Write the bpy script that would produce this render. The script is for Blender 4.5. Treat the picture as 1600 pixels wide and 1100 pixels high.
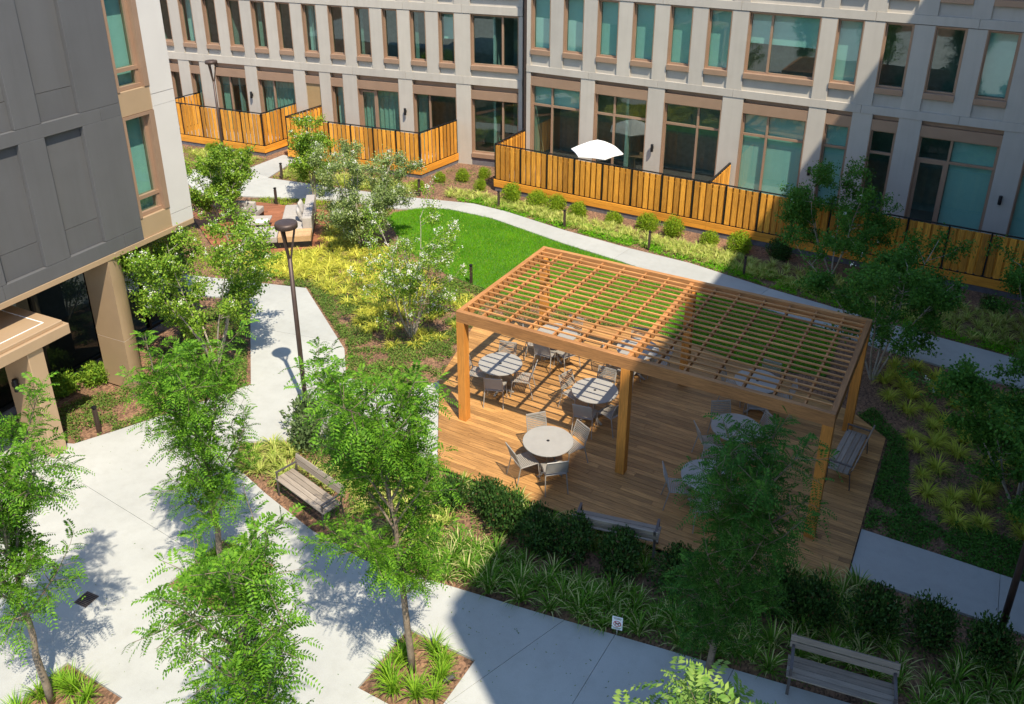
import bpy, bmesh, math, random
import numpy as np
from mathutils import Vector, Matrix
from mathutils.geometry import delaunay_2d_cdt

for o in list(bpy.data.objects):
    bpy.data.objects.remove(o, do_unlink=True)
S = bpy.context.scene
C = S.collection
R = math.radians

# ------------------------------------------------------------------ camera
cd = bpy.data.cameras.new('camera')
cam = bpy.data.objects.new('camera', cd); C.objects.link(cam)
cd.sensor_width = 36.0; cd.sensor_fit = 'HORIZONTAL'
cd.lens = 36.0 * 1350.0 / 1600.0
cd.shift_x = (800 - 823.48) / 1600.0
cd.shift_y = (383.0 - 550.0) / 1600.0
cd.clip_start = 0.1; cd.clip_end = 2000
yaw, pitch, roll = R(-28.62), R(23.35), R(0.48)
Fv = Vector((math.sin(yaw) * math.cos(pitch), math.cos(yaw) * math.cos(pitch), -math.sin(pitch)))
Rv = Vector((math.cos(yaw), -math.sin(yaw), 0)); Uv = Rv.cross(Fv)
R2 = math.cos(roll) * Rv + math.sin(roll) * Uv
U2 = -math.sin(roll) * Rv + math.cos(roll) * Uv
mw = Matrix((R2, U2, -Fv)).transposed().to_4x4()
mw.translation = Vector((9.467, -14.092, 11.79))
cam.matrix_world = mw
S.camera = cam

# ------------------------------------------------------------------ light
TO_SUN = Vector((0.495, -0.345, 1.0)).normalized()
w = bpy.data.worlds.new('World'); S.world = w; w.use_nodes = True
nt = w.node_tree
bg = nt.nodes['Background']
sky = nt.nodes.new('ShaderNodeTexSky'); sky.sky_type = 'NISHITA'; sky.sun_disc = False
sky.sun_elevation = math.asin(TO_SUN.z)
sky.sun_rotation = math.atan2(TO_SUN.x, TO_SUN.y)
sky.air_density = 1.0; sky.dust_density = 0.2; sky.ozone_density = 3.0
nt.links.new(sky.outputs[0], bg.inputs[0]); bg.inputs[1].default_value = 0.15
sd = bpy.data.lights.new('sun', 'SUN'); sd.energy = 4.0; sd.angle = R(0.55); sd.color = (1.0, 0.905, 0.745)
sun = bpy.data.objects.new('sun', sd); C.objects.link(sun)
sun.rotation_euler = (-TO_SUN).to_track_quat('-Z', 'Y').to_euler()
sun.location = (20, -15, 40)
S.view_settings.view_transform = 'Standard'; S.view_settings.look = 'None'
S.view_settings.exposure = 0.93; S.view_settings.gamma = 1.0
S.view_settings.use_curve_mapping = False

# ------------------------------------------------------------------ helpers
def tag(o, label=None, cat=None, group=None, kind=None):
    if label: o['label'] = label
    if cat: o['category'] = cat
    if group: o['group'] = group
    if kind: o['kind'] = kind
    return o

def empty(name, loc=(0, 0, 0), rz=0.0, label=None, cat=None, group=None, parent=None):
    o = bpy.data.objects.new(name, None); C.objects.link(o)
    o.location = loc; o.rotation_euler = (0, 0, rz); o.empty_display_size = 0.2
    if parent: o.parent = parent
    return tag(o, label, cat, group)

def link(name, me, parent=None, loc=(0, 0, 0), rot=(0, 0, 0), scale=(1, 1, 1)):
    o = bpy.data.objects.new(name, me); C.objects.link(o)
    o.location = loc; o.rotation_euler = rot; o.scale = scale
    if parent: o.parent = parent
    return o

def copy_tree(o, parent=None):
    c = o.copy(); C.objects.link(c); c.parent = parent
    for ch in list(o.children):
        copy_tree(ch, c)
    return c

class MB:
    def __init__(s): s.v = []; s.f = []
    def box(s, x0, x1, y0, y1, z0, z1):
        b = len(s.v)
        s.v += [(x0, y0, z0), (x1, y0, z0), (x1, y1, z0), (x0, y1, z0), (x0, y0, z1), (x1, y0, z1), (x1, y1, z1), (x0, y1, z1)]
        s.f += [(b, b+3, b+2, b+1), (b+4, b+5, b+6, b+7), (b, b+1, b+5, b+4), (b+1, b+2, b+6, b+5), (b+2, b+3, b+7, b+6), (b+3, b, b+4, b+7)]
        return s
    def bar(s, p0, p1, wx, wz, up=(0, 0, 1)):
        p0 = Vector(p0); p1 = Vector(p1); d = (p1 - p0).normalized(); u = Vector(up)
        if abs(d.dot(u)) > 0.99: u = Vector((0, 1, 0))
        x = d.cross(u).normalized(); z = x.cross(d)
        b = len(s.v)
        for p in (p0, p1):
            for sx, sz in ((-1, -1), (1, -1), (1, 1), (-1, 1)):
                s.v.append(tuple(p + x * sx * wx / 2 + z * sz * wz / 2))
        s.f += [(b, b+1, b+2, b+3), (b+7, b+6, b+5, b+4)] + [(b+i, b+4+i, b+4+(i+1) % 4, b+(i+1) % 4) for i in range(4)]
        return s
    def tube(s, pts, rad, n=8, cap=True):
        pts = [Vector(p) for p in pts]
        if not hasattr(rad, '__len__'): rad = [rad] * len(pts)
        b = len(s.v); m = len(pts)
        ref = Vector((0.13, 0.97, 0.2)).normalized()
        for i, p in enumerate(pts):
            d = (pts[min(i + 1, m - 1)] - pts[max(i - 1, 0)])
            d = d.normalized() if d.length > 1e-9 else Vector((0, 0, 1))
            u = ref if abs(d.dot(ref)) < 0.95 else Vector((1, 0, 0))
            x = d.cross(u).normalized(); y = d.cross(x)
            for k in range(n):
                a = 2 * math.pi * k / n
                s.v.append(tuple(p + (x * math.cos(a) + y * math.sin(a)) * rad[i]))
        for i in range(m - 1):
            for k in range(n):
                a0 = b + i * n + k; a1 = b + i * n + (k + 1) % n
                s.f.append((a0, a1, a1 + n, a0 + n))
        if cap:
            s.f.append(tuple(b + k for k in range(n))[::-1]); s.f.append(tuple(b + (m - 1) * n + k for k in range(n)))
        return s
    def lathe(s, prof, n=32, c=(0, 0)):
        b = len(s.v); m = len(prof)
        for (r, z) in prof:
            for k in range(n):
                a = 2 * math.pi * k / n
                s.v.append((c[0] + r * math.cos(a), c[1] + r * math.sin(a), z))
        for i in range(m - 1):
            for k in range(n):
                a0 = b + i * n + k; a1 = b + i * n + (k + 1) % n
                s.f.append((a0, a1, a1 + n, a0 + n))
        s.f.append(tuple(b + k for k in range(n))[::-1]); s.f.append(tuple(b + (m - 1) * n + k for k in range(n)))
        return s
    def prism(s, poly, z0, z1):
        b = len(s.v); n = len(poly)
        s.v += [(x, y, z0) for x, y in poly] + [(x, y, z1) for x, y in poly]
        s.f.append(tuple(b + i for i in range(n))[::-1]); s.f.append(tuple(b + n + i for i in range(n)))
        for i in range(n):
            j = (i + 1) % n
            s.f.append((b + i, b + j, b + n + j, b + n + i))
        return s
    def mesh(s, name, mat=None, smooth=False, bevel=0.0):
        me = bpy.data.meshes.new(name); me.from_pydata(s.v, [], s.f)
        bm = bmesh.new(); bm.from_mesh(me)
        bmesh.ops.recalc_face_normals(bm, faces=bm.faces)
        if bevel > 0:
            bmesh.ops.bevel(bm, geom=list(bm.edges), offset=bevel, segments=1, affect='EDGES', clamp_overlap=True)
        bm.to_mesh(me); bm.free()
        if mat: me.materials.append(mat)
        if smooth:
            me.polygons.foreach_set('use_smooth', [True] * len(me.polygons))
        return me
    def build(s, name, mat=None, parent=None, smooth=False, bevel=0.0, loc=(0, 0, 0), rot=(0, 0, 0)):
        return link(name, s.mesh(name, mat, smooth, bevel), parent, loc, rot)

def npmesh(name, V, F, mat):
    """V (n,3) array, F (m,k) array of equal-sized polygons"""
    me = bpy.data.meshes.new(name)
    V = np.ascontiguousarray(V, dtype=np.float32); F = np.ascontiguousarray(F, dtype=np.int32)
    m, k = F.shape
    me.vertices.add(len(V)); me.vertices.foreach_set('co', V.ravel())
    me.loops.add(m * k); me.loops.foreach_set('vertex_index', F.ravel())
    me.polygons.add(m); me.polygons.foreach_set('loop_start', np.arange(0, m * k, k, dtype=np.int32))
    me.polygons.foreach_set('loop_total', np.full(m, k, dtype=np.int32))
    me.update(calc_edges=True); me.validate()
    if mat: me.materials.append(mat)
    return me

def inpoly(P, poly):
    x, y = P[:, 0], P[:, 1]; ins = np.zeros(len(P), bool); n = len(poly)
    for i in range(n):
        x0, y0 = poly[i]; x1, y1 = poly[(i + 1) % n]
        c = ((y0 > y) != (y1 > y)) & (x < (x1 - x0) * (y - y0) / (y1 - y0 + 1e-12) + x0)
        ins ^= c
    return ins

def sample(poly, n, rng, mind=0.0, holes=()):
    a = np.array(poly); lo, hi = a.min(0), a.max(0); out = []
    P = rng.uniform(lo, hi, (n * 8 + 50, 2)); P = P[inpoly(P, poly)]
    for h in holes: P = P[~inpoly(P, h)]
    if mind <= 0: return P[:n]
    for q in P:
        if all((q[0] - r[0]) ** 2 + (q[1] - r[1]) ** 2 > mind * mind for r in out):
            out.append(q)
            if len(out) >= n: break
    return np.array(out)

ORD = ['first', 'second', 'third', 'fourth', 'fifth', 'sixth', 'seventh', 'eighth', 'ninth', 'tenth', 'eleventh', 'twelfth', 'thirteenth', 'fourteenth', 'fifteenth', 'sixteenth']

# ------------------------------------------------------------------ materials
def mat(name):
    m = bpy.data.materials.new(name); m.use_nodes = True
    n = m.node_tree; b = n.nodes['Principled BSDF']
    return m, n, b

def ramp(n, fac, c1, c2, p1=0.3, p2=0.7):
    r = n.nodes.new('ShaderNodeValToRGB')
    r.color_ramp.elements[0].position = p1; r.color_ramp.elements[0].color = (*c1, 1)
    r.color_ramp.elements[1].position = p2; r.color_ramp.elements[1].color = (*c2, 1)
    n.links.new(fac, r.inputs[0]); return r.outputs[0]

def noise(n, scale, detail=4, rough=0.55, vec=None, mscale=None, coord='Object', dist=0.0):
    t = n.nodes.new('ShaderNodeTexNoise'); t.inputs['Scale'].default_value = scale
    t.inputs['Detail'].default_value = detail; t.inputs['Roughness'].default_value = rough
    t.inputs['Distortion'].default_value = dist
    if vec is None:
        tc = n.nodes.new('ShaderNodeTexCoord'); vec = tc.outputs[coord]
    if mscale:
        mp = n.nodes.new('ShaderNodeMapping'); mp.inputs['Scale'].default_value = mscale
        n.links.new(vec, mp.inputs[0]); vec = mp.outputs[0]
    n.links.new(vec, t.inputs['Vector']); return t.outputs['Fac']

def mix(n, a, b, fac, mode='MIX'):
    m = n.nodes.new('ShaderNodeMix'); m.data_type = 'RGBA'; m.blend_type = mode
    for sock, val in ((m.inputs[6], a), (m.inputs[7], b)):
        if isinstance(val, tuple): sock.default_value = (*val, 1)
        else: n.links.new(val, sock)
    if isinstance(fac, (int, float)): m.inputs[0].default_value = fac
    else: n.links.new(fac, m.inputs[0])
    return m.outputs[2]

def bump(n, b, h, strength=0.3, dist=0.01):
    k = n.nodes.new('ShaderNodeBump'); k.inputs['Strength'].default_value = strength; k.inputs['Distance'].default_value = dist
    n.links.new(h, k.inputs['Height']); n.links.new(k.outputs[0], b.inputs['Normal'])

def plain(name, col, rough=0.6, metal=0.0, var=0.12, scale=6.0, bmp=0.0):
    m, n, b = mat(name)
    f = noise(n, scale, 5)
    c1 = tuple(c * (1 - var) for c in col); c2 = tuple(min(1, c * (1 + var)) for c in col)
    n.links.new(ramp(n, f, c1, c2), b.inputs['Base Color'])
    b.inputs['Roughness'].default_value = rough; b.inputs['Metallic'].default_value = metal
    if bmp > 0: bump(n, b, noise(n, scale * 12, 3), bmp, 0.004)
    return m

def wood(name, col, axis='x', var=0.35, objvar=0.25, rough=0.65, knots=True):
    m, n, b = mat(name)
    ms = {'x': (1.2, 22, 22), 'y': (22, 1.2, 22), 'z': (22, 22, 1.2)}[axis]
    tc = n.nodes.new('ShaderNodeTexCoord'); oi = n.nodes.new('ShaderNodeObjectInfo')
    ad = n.nodes.new('ShaderNodeVectorMath'); ad.operation = 'ADD'
    sc = n.nodes.new('ShaderNodeVectorMath'); sc.operation = 'SCALE'
    cb = n.nodes.new('ShaderNodeCombineXYZ')
    for i in range(3): n.links.new(oi.outputs['Random'], cb.inputs[i])
    n.links.new(cb.outputs[0], sc.inputs[0]); sc.inputs['Scale'].default_value = 37.0
    n.links.new(tc.outputs['Object'], ad.inputs[0]); n.links.new(sc.outputs[0], ad.inputs[1])
    f = noise(n, 2.2, 6, 0.65, ad.outputs[0], ms, dist=0.6)
    f2 = noise(n, 0.9, 3, 0.5, ad.outputs[0], tuple(1.0 if v < 2 else 2.0 for v in ms))
    base = ramp(n, f, tuple(c * (1 - var) for c in col), tuple(min(1, c * (1 + var)) for c in col), 0.3, 0.72)
    blot = ramp(n, f2, (0.72, 0.66, 0.6), (1.12, 1.1, 1.08), 0.25, 0.65)
    c = mix(n, base, blot, 0.6, 'MULTIPLY')
    rv = ramp(n, oi.outputs['Random'], (1 - objvar, 1 - objvar * 1.1, 1 - objvar * 1.2), (1 + objvar * .5, 1 + objvar * .45, 1 + objvar * .4), 0.0, 1.0)
    c = mix(n, c, rv, 1.0, 'MULTIPLY')
    n.links.new(c, b.inputs['Base Color'])
    b.inputs['Roughness'].default_value = rough
    bump(n, b, f, 0.25, 0.003)
    return m

def leaf(name, c1, c2, trans=0.35, rough=0.55, c3=None, thr=0.86):
    m, n, b = mat(name)
    g = n.nodes.new('ShaderNodeNewGeometry')
    col = ramp(n, g.outputs['Random Per Island'], c1, c2, 0.0, 1.0)
    f = noise(n, 1.6, 2)
    col = mix(n, col, ramp(n, f, (0.7, 0.75, 0.7), (1.2, 1.15, 1.1), 0.3, 0.7), 0.7, 'MULTIPLY')
    if c3 is not None:
        st = n.nodes.new('ShaderNodeMath'); st.operation = 'GREATER_THAN'; st.inputs[1].default_value = thr
        n.links.new(g.outputs['Random Per Island'], st.inputs[0]); col = mix(n, col, c3, st.outputs[0])
    n.links.new(col, b.inputs['Base Color']); b.inputs['Roughness'].default_value = rough
    b.inputs['Specular IOR Level'].default_value = 0.15
    t = n.nodes.new('ShaderNodeBsdfTranslucent'); n.links.new(col, t.inputs[0])
    ms = n.nodes.new('ShaderNodeMixShader'); ms.inputs[0].default_value = trans
    n.links.new(b.outputs[0], ms.inputs[1]); n.links.new(t.outputs[0], ms.inputs[2])
    n.links.new(ms.outputs[0], n.nodes['Material Output'].inputs[0])
    return m

def concrete(name, col):
    m, n, b = mat(name)
    f1 = noise(n, 0.45, 5, 0.6); f2 = noise(n, 3.5, 6, 0.65); f3 = noise(n, 60, 3)
    c = ramp(n, f1, tuple(x * 0.86 for x in col), tuple(x * 1.06 for x in col), 0.3, 0.7)
    c = mix(n, c, ramp(n, f2, (0.88, 0.87, 0.85), (1.04, 1.04, 1.04), 0.25, 0.55), 0.6, 'MULTIPLY')
    c = mix(n, c, ramp(n, f3, (0.88, 0.88, 0.88), (1.06, 1.06, 1.06)), 0.6, 'MULTIPLY')
    oi = n.nodes.new('ShaderNodeObjectInfo')
    c = mix(n, c, ramp(n, oi.outputs['Random'], (0.93, 0.93, 0.93), (1.04, 1.035, 1.02), 0, 1), 1.0, 'MULTIPLY')
    n.links.new(c, b.inputs['Base Color']); b.inputs['Roughness'].default_value = 0.85
    bump(n, b, f3, 0.15, 0.003)
    return m

def mulch_mat():
    m, n, b = mat('mulch')
    v = n.nodes.new('ShaderNodeTexVoronoi'); v.inputs['Scale'].default_value = 34
    tc = n.nodes.new('ShaderNodeTexCoord'); mp = n.nodes.new('ShaderNodeMapping'); mp.inputs['Scale'].default_value = (1, 0.6, 1)
    n.links.new(tc.outputs['Object'], mp.inputs[0]); n.links.new(mp.outputs[0], v.inputs['Vector'])
    sep = n.nodes.new('ShaderNodeSeparateColor'); n.links.new(v.outputs['Color'], sep.inputs[0])
    c = ramp(n, sep.outputs[0], (0.085, 0.047, 0.028), (0.30, 0.17, 0.10), 0.0, 1.0)
    f = noise(n, 1.1, 5)
    c = mix(n, c, ramp(n, f, (0.62, 0.6, 0.58), (1.25, 1.2, 1.12), 0.3, 0.7), 0.8, 'MULTIPLY')
    n.links.new(c, b.inputs['Base Color']); b.inputs['Roughness'].default_value = 0.95
    bump(n, b, sep.outputs[0], 0.9, 0.02)
    return m

def glass_mat(name, tint, ior=0.11):
    m, n, b = mat(name)
    n.nodes.remove(b)
    tr = n.nodes.new('ShaderNodeBsdfTransparent'); tr.inputs[0].default_value = (*tint, 1)
    gl = n.nodes.new('ShaderNodeBsdfGlossy'); gl.inputs['Roughness'].default_value = 0.015; gl.inputs[0].default_value = (0.85, 0.95, 0.92, 1)
    lw = n.nodes.new('ShaderNodeLayerWeight'); lw.inputs['Blend'].default_value = 0.5
    pw = n.nodes.new('ShaderNodeMath'); pw.operation = 'POWER'; pw.inputs[1].default_value = 3.2; n.links.new(lw.outputs['Facing'], pw.inputs[0])
    fr = n.nodes.new('ShaderNodeMath'); fr.operation = 'MULTIPLY_ADD'; fr.inputs[1].default_value = 0.8; fr.inputs[2].default_value = ior; n.links.new(pw.outputs[0], fr.inputs[0])
    # faint waviness of sheet glass
    bp = n.nodes.new('ShaderNodeBump'); bp.inputs['Strength'].default_value = 0.03; bp.inputs['Distance'].default_value = 0.05
    n.links.new(noise(n, 0.9, 2), bp.inputs['Height']); n.links.new(bp.outputs[0], gl.inputs['Normal'])
    ms = n.nodes.new('ShaderNodeMixShader'); n.links.new(fr.outputs[0], ms.inputs[0])
    n.links.new(tr.outputs[0], ms.inputs[1]); n.links.new(gl.outputs[0], ms.inputs[2])
    n.links.new(ms.outputs[0], n.nodes['Material Output'].inputs[0])
    return m

M = {}
M['concrete'] = concrete('concrete_paving', (0.39, 0.395, 0.37))
M['mulch'] = mulch_mat()
M['soil'] = plain('lawn_soil', (0.06, 0.16, 0.02), 0.95, var=0.3, scale=9)
def cladding(name, col):
    m, n, b = mat(name)
    oi = n.nodes.new('ShaderNodeObjectInfo')
    c = ramp(n, noise(n, 1.2, 5), tuple(x * 0.95 for x in col), tuple(x * 1.05 for x in col))
    c = mix(n, c, ramp(n, noise(n, 1.0, 5, 0.6, None, (5.0, 5.0, 0.35)), (0.86, 0.85, 0.83), (1.04, 1.04, 1.04), 0.3, 0.55), 0.35, 'MULTIPLY')
    c = mix(n, c, ramp(n, oi.outputs['Random'], (0.94, 0.94, 0.94), (1.05, 1.045, 1.03), 0, 1), 1.0, 'MULTIPLY')
    n.links.new(c, b.inputs['Base Color']); b.inputs['Roughness'].default_value = 0.75
    bump(n, b, noise(n, 14, 3), 0.06, 0.004)
    return m
M['panel'] = cladding('fibre_cement_panel', (0.44, 0.402, 0.345))
M['panel_white'] = plain('pale_panel', (0.56, 0.53, 0.485), 0.7, var=0.04, scale=1.0, bmp=0.05)
M['dark_panel'] = cladding('charcoal_panel', (0.096, 0.096, 0.098)); M['dark_panel'].node_tree.nodes['Principled BSDF'].inputs['Roughness'].default_value = 0.55
M['bronze'] = plain('bronze_aluminium', (0.34, 0.22, 0.145), 0.45, 0.25, var=0.06, scale=2)
M['bronze_light'] = plain('champagne_cladding', (0.45, 0.315, 0.19), 0.42, 0.25, var=0.05, scale=1.5)
M['ocher'] = plain('ochre_door_panel', (0.33, 0.22, 0.10), 0.6, var=0.06)
M['black_metal'] = plain('black_metal', (0.012, 0.012, 0.013), 0.5, 0.3, var=0.2)
M['brown_metal'] = plain('brown_metal', (0.075, 0.05, 0.04), 0.5, 0.4, var=0.15)
M['fence'] = wood('cedar_fence', (0.74, 0.325, 0.035), 'z', 0.42, 0.42)
M['fence_x'] = wood('cedar_skirt', (0.76, 0.32, 0.03), 'x', 0.25, 0.2)
M['perg_x'] = wood('cedar_beam_x', (0.50, 0.245, 0.085), 'x', 0.42, 0.35)
M['perg_y'] = wood('cedar_beam_y', (0.42, 0.19, 0.06), 'y', 0.42, 0.25)
M['perg_z'] = wood('cedar_post', (0.58, 0.24, 0.04), 'z', 0.28, 0.12)
M['deck'] = wood('deck_board', (0.42, 0.225, 0.075), 'x', 0.5, 0.36, 0.6)
M['deck2'] = wood('red_deck_board', (0.29, 0.115, 0.058), 'x', 0.35, 0.25, 0.6)
M['bench'] = wood('weathered_slat', (0.29, 0.25, 0.205), 'x', 0.3, 0.2, 0.8)
M['teak'] = wood('teak_top', (0.50, 0.32, 0.17), 'x', 0.25, 0.1)
M['bench_metal'] = plain('bench_metal', (0.14, 0.12, 0.11), 0.45, 0.6)
M['table'] = plain('table_top', (0.31, 0.295, 0.265), 0.5, var=0.05)
M['chair'] = plain('chair_powdercoat', (0.30, 0.275, 0.24), 0.45, var=0.06)
M['cushion'] = plain('grey_cushion', (0.36, 0.33, 0.30), 0.9, var=0.08, scale=12, bmp=0.2)
M['pillow'] = plain('pillow_fabric', (0.42, 0.39, 0.36), 0.95, var=0.14, scale=16, bmp=0.2)
M['white'] = plain('white_paint', (0.82, 0.82, 0.80), 0.6, var=0.02)
M['umbrella'] = plain('umbrella_canvas', (0.86, 0.86, 0.84), 0.8, var=0.02)
M['interior'] = plain('interior_wall', (0.40, 0.39, 0.37), 0.9, var=0.15)
M['interior_floor'] = plain('interior_floor', (0.22, 0.17, 0.12), 0.7, var=0.15)
M['blind'] = plain('roller_blind', (0.68, 0.72, 0.70), 0.85, var=0.03)
M['curtain'] = plain('curtain', (0.42, 0.47, 0.42), 0.9, var=0.12, scale=8)
M['glass'] = glass_mat('window_glass', (0.50, 0.74, 0.68))
M['glass_dark'] = glass_mat('lobby_glass', (0.13, 0.16, 0.155), 0.05)
M['foundation'] = plain('dark_foundation', (0.13, 0.12, 0.13), 0.9, var=0.2)
M['terrace'] = plain('terrace_paver', (0.26, 0.245, 0.23), 0.85, var=0.1)
M['bark'] = plain('bark', (0.19, 0.145, 0.10), 0.9, var=0.3, scale=14, bmp=0.5)
M['bark_pale'] = plain('pale_bark', (0.34, 0.29, 0.23), 0.9, var=0.25, scale=14, bmp=0.4)
M['red'] = plain('sign_red', (0.5, 0.03, 0.04), 0.6)
M['leaf_locust'] = leaf('locust_leaf', (0.04, 0.14, 0.010), (0.20, 0.40, 0.030), 0.35)
M['leaf_locust_shade'] = leaf('shaded_locust_leaf', (0.03, 0.11, 0.014), (0.085, 0.22, 0.03), 0.3)  # locust copy for the shadowed tree, shade put into the leaf colour
M['leaf_bright'] = leaf('bright_locust_leaf', (0.13, 0.27, 0.045), (0.30, 0.42, 0.10), 0.35)
M['leaf_service'] = leaf('serviceberry_leaf', (0.09, 0.22, 0.020), (0.32, 0.46, 0.05), 0.35)
M['leaf_olive'] = leaf('silvery_leaf', (0.13, 0.21, 0.05), (0.36, 0.44, 0.16), 0.3)
M['leaf_shade'] = leaf('shaded_leaf', (0.045, 0.14, 0.018), (0.11, 0.26, 0.035), 0.3)  # foliage standing in the big shadow, darkened in its own colour for shade
M['leaf_shrub'] = leaf('yellow_green_shrub_leaf', (0.15, 0.28, 0.015), (0.36, 0.46, 0.03), 0.35)
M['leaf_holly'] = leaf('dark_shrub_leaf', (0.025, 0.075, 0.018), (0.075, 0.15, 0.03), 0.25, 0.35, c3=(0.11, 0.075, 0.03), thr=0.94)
M['leaf_grey'] = leaf('grey_green_leaf', (0.07, 0.12, 0.04), (0.18, 0.25, 0.10), 0.25)
M['grass_yellow'] = leaf('golden_grass_blade', (0.36, 0.40, 0.03), (0.86, 0.80, 0.15), 0.35)
M['grass_green'] = leaf('lilyturf_blade', (0.08, 0.22, 0.018), (0.22, 0.40, 0.04), 0.35, c3=(0.60, 0.58, 0.24), thr=0.74)
M['grass_mound'] = leaf('mounding_grass_blade', (0.34, 0.44, 0.03), (0.76, 0.74, 0.12), 0.35)
M['grass_pit'] = leaf('bright_lilyturf_blade', (0.12, 0.30, 0.015), (0.32, 0.50, 0.04), 0.35)
M['grass_pale'] = leaf('variegated_blade', (0.24, 0.34, 0.04), (0.66, 0.66, 0.20), 0.35)
M['lawn_patchy'] = leaf('lawn_blade', (0.10, 0.34, 0.005), (0.22, 0.50, 0.012), 0.35, c3=(0.34, 0.44, 0.05), thr=0.9)
_n = M['lawn_patchy'].node_tree; _t = [q for q in _n.nodes if q.type == 'TEX_NOISE'][0]; _t.inputs['Scale'].default_value = 0.7; _t.inputs['Detail'].default_value = 6
_r = [q for q in _n.nodes if q.type == 'VALTORGB'][1]; _r.color_ramp.elements[0].color = (0.5, 0.62, 0.6, 1); _r.color_ramp.elements[1].color = (1.35, 1.2, 1.0, 1)
M['lawn'] = leaf('lawn_blade', (0.10, 0.34, 0.005), (0.20, 0.50, 0.010), 0.35)
M['cover'] = leaf('ground_cover_leaf', (0.06, 0.15, 0.02), (0.22, 0.29, 0.06), 0.3)
M['flower'] = leaf('white_blossom', (0.80, 0.80, 0.72), (0.88, 0.87, 0.80), 0.25)

# ================================================================== SETTING
def poly_obj(name, poly, z, m, kind='structure'):
    mb = MB(); mb.prism(poly, z - 0.12, z); o = mb.build(name, m); return tag(o, kind=kind)

g = MB(); g.v = [(-400, -400, -0.05), (400, -400, -0.05), (400, 400, -0.05), (-400, 400, -0.05)]; g.f = [(0, 1, 2, 3)]
tag(g.build('ground', M['mulch']), kind='structure')

def slabs(name, poly, cuts, m, ztop=0.0, gap=0.008, holes=()):
    """paved area split into slabs by narrow joints; every slab is a child"""
    root = empty(name); root['kind'] = 'structure'
    bm = bmesh.new()
    vv = []; ee = []
    for lp in [poly] + list(holes):
        b = len(vv); vv += [Vector(p) for p in lp]; ee += [(b + i, b + (i + 1) % len(lp)) for i in range(len(lp))]
    ov, oe, of = delaunay_2d_cdt(vv, ee, [], 0, 1e-5)[:3]
    bv = [bm.verts.new((p.x, p.y, ztop)) for p in ov]
    for f in of:
        c = np.array([[sum(ov[i].x for i in f) / 3, sum(ov[i].y for i in f) / 3]])
        if inpoly(c, poly)[0] and not any(inpoly(c, h)[0] for h in holes): bm.faces.new([bv[i] for i in f])
    for (p, q) in cuts:
        p = Vector((p[0], p[1], 0)); q = Vector((q[0], q[1], 0)); d = (q - p).normalized(); nrm = Vector((-d.y, d.x, 0)); L = (q - p).length
        for s in (-1, 1):
            near = [f for f in bm.faces]
            geom = set(near)
            for f in near:
                geom.update(f.edges); geom.update(f.verts)
            bmesh.ops.bisect_plane(bm, geom=list(geom), plane_co=p + nrm * gap * 0.5 * s, plane_no=nrm)
        dl = []
        for f in bm.faces:
            c = f.calc_center_median(); t = (c - p).dot(d)
            if abs((c - p).dot(nrm)) < gap * 0.5 and -0.3 < t < L + 0.3: dl.append(f)
        bmesh.ops.delete(bm, geom=dl, context='FACES')
    todo = set(bm.faces)
    while todo:
        f0 = todo.pop(); isl = [f0]; st = [f0]
        while st:
            f = st.pop()
            for e in f.edges:
                for h in e.link_faces:
                    if h in todo: todo.discard(h); isl.append(h); st.append(h)
        idx = {}; mb = MB()
        for f in isl:
            fc = []
            for v in f.verts:
                if v not in idx: idx[v] = len(mb.v); mb.v.append(tuple(v.co))
                fc.append(idx[v])
            mb.f.append(tuple(fc))
        b2 = bmesh.new(); vs = [b2.verts.new(c) for c in mb.v]
        for f in mb.f: b2.faces.new([vs[i] for i in f])
        r = bmesh.ops.extrude_face_region(b2, geom=list(b2.faces))
        bmesh.ops.translate(b2, verts=[v for v in r['geom'] if isinstance(v, bmesh.types.BMVert)], vec=(0, 0, -0.10))
        bmesh.ops.recalc_face_normals(b2, faces=b2.faces)
        me = bpy.data.meshes.new('paving_slab'); b2.to_mesh(me); b2.free(); me.materials.append(m)
        link('paving_slab', me, root)
    bm.free()
    return root

PLAZA = [(-30, -30), (30, -30), (30, -1.2), (12.0, -2.93), (8.43, -3.47), (4.23, -4.12), (2.2, -4.41), (0.9, -4.6), (-0.49, -4.47), (-2.12, -4.09), (-3.37, -3.73),
         (-3.84, -3.08), (-2.6, -2.25), (-1.35, -1.62), (-0.3, -1.45), (0.5, -1.62), (-0.53, -0.05), (-1.37, 1.22), (-1.6, 0.75), (-2.35, 0.25), (-3.52, 0.2), (-4.49, 1.29), (-7.91, 3.59), (-10.12, 2.95), (-13, 2.1), (-13, 0.6),
         (-9.3, 2.0), (-8.75, 2.11), (-5.38, -1.22), (-5.64, -1.96), (-6.56, -4.05), (-7.0, -4.95), (-12, -7.0), (-30, -12)]
BED_C = [(-1.15, -6.15), (3.2, -6.15), (-1.2, -9.4), (3.2, -9.45), (8.1, -9.1)]
cuts = [((-7.2, -5.62), (-0.0, -6.15)), ((4.76, -4.06), (3.9, -6.4)), ((5.66, -3.79), (5.5, -9)), ((7.6, -3.6), (7.3, -9)),
        ((-7.3, 1.0), (-4.3, 1.6)), ((-5.38, -1.22), (-4.2, -3.2)), 
        ((10.0, -3.2), (9.6, -9))]
PITS = [[(x - .67, y - .67), (x + .67, y - .67), (x + .67, y + .67), (x - .67, y + .67)] for x, y in BED_C]
slabs('plaza', PLAZA, cuts, M['concrete'], holes=PITS)

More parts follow.
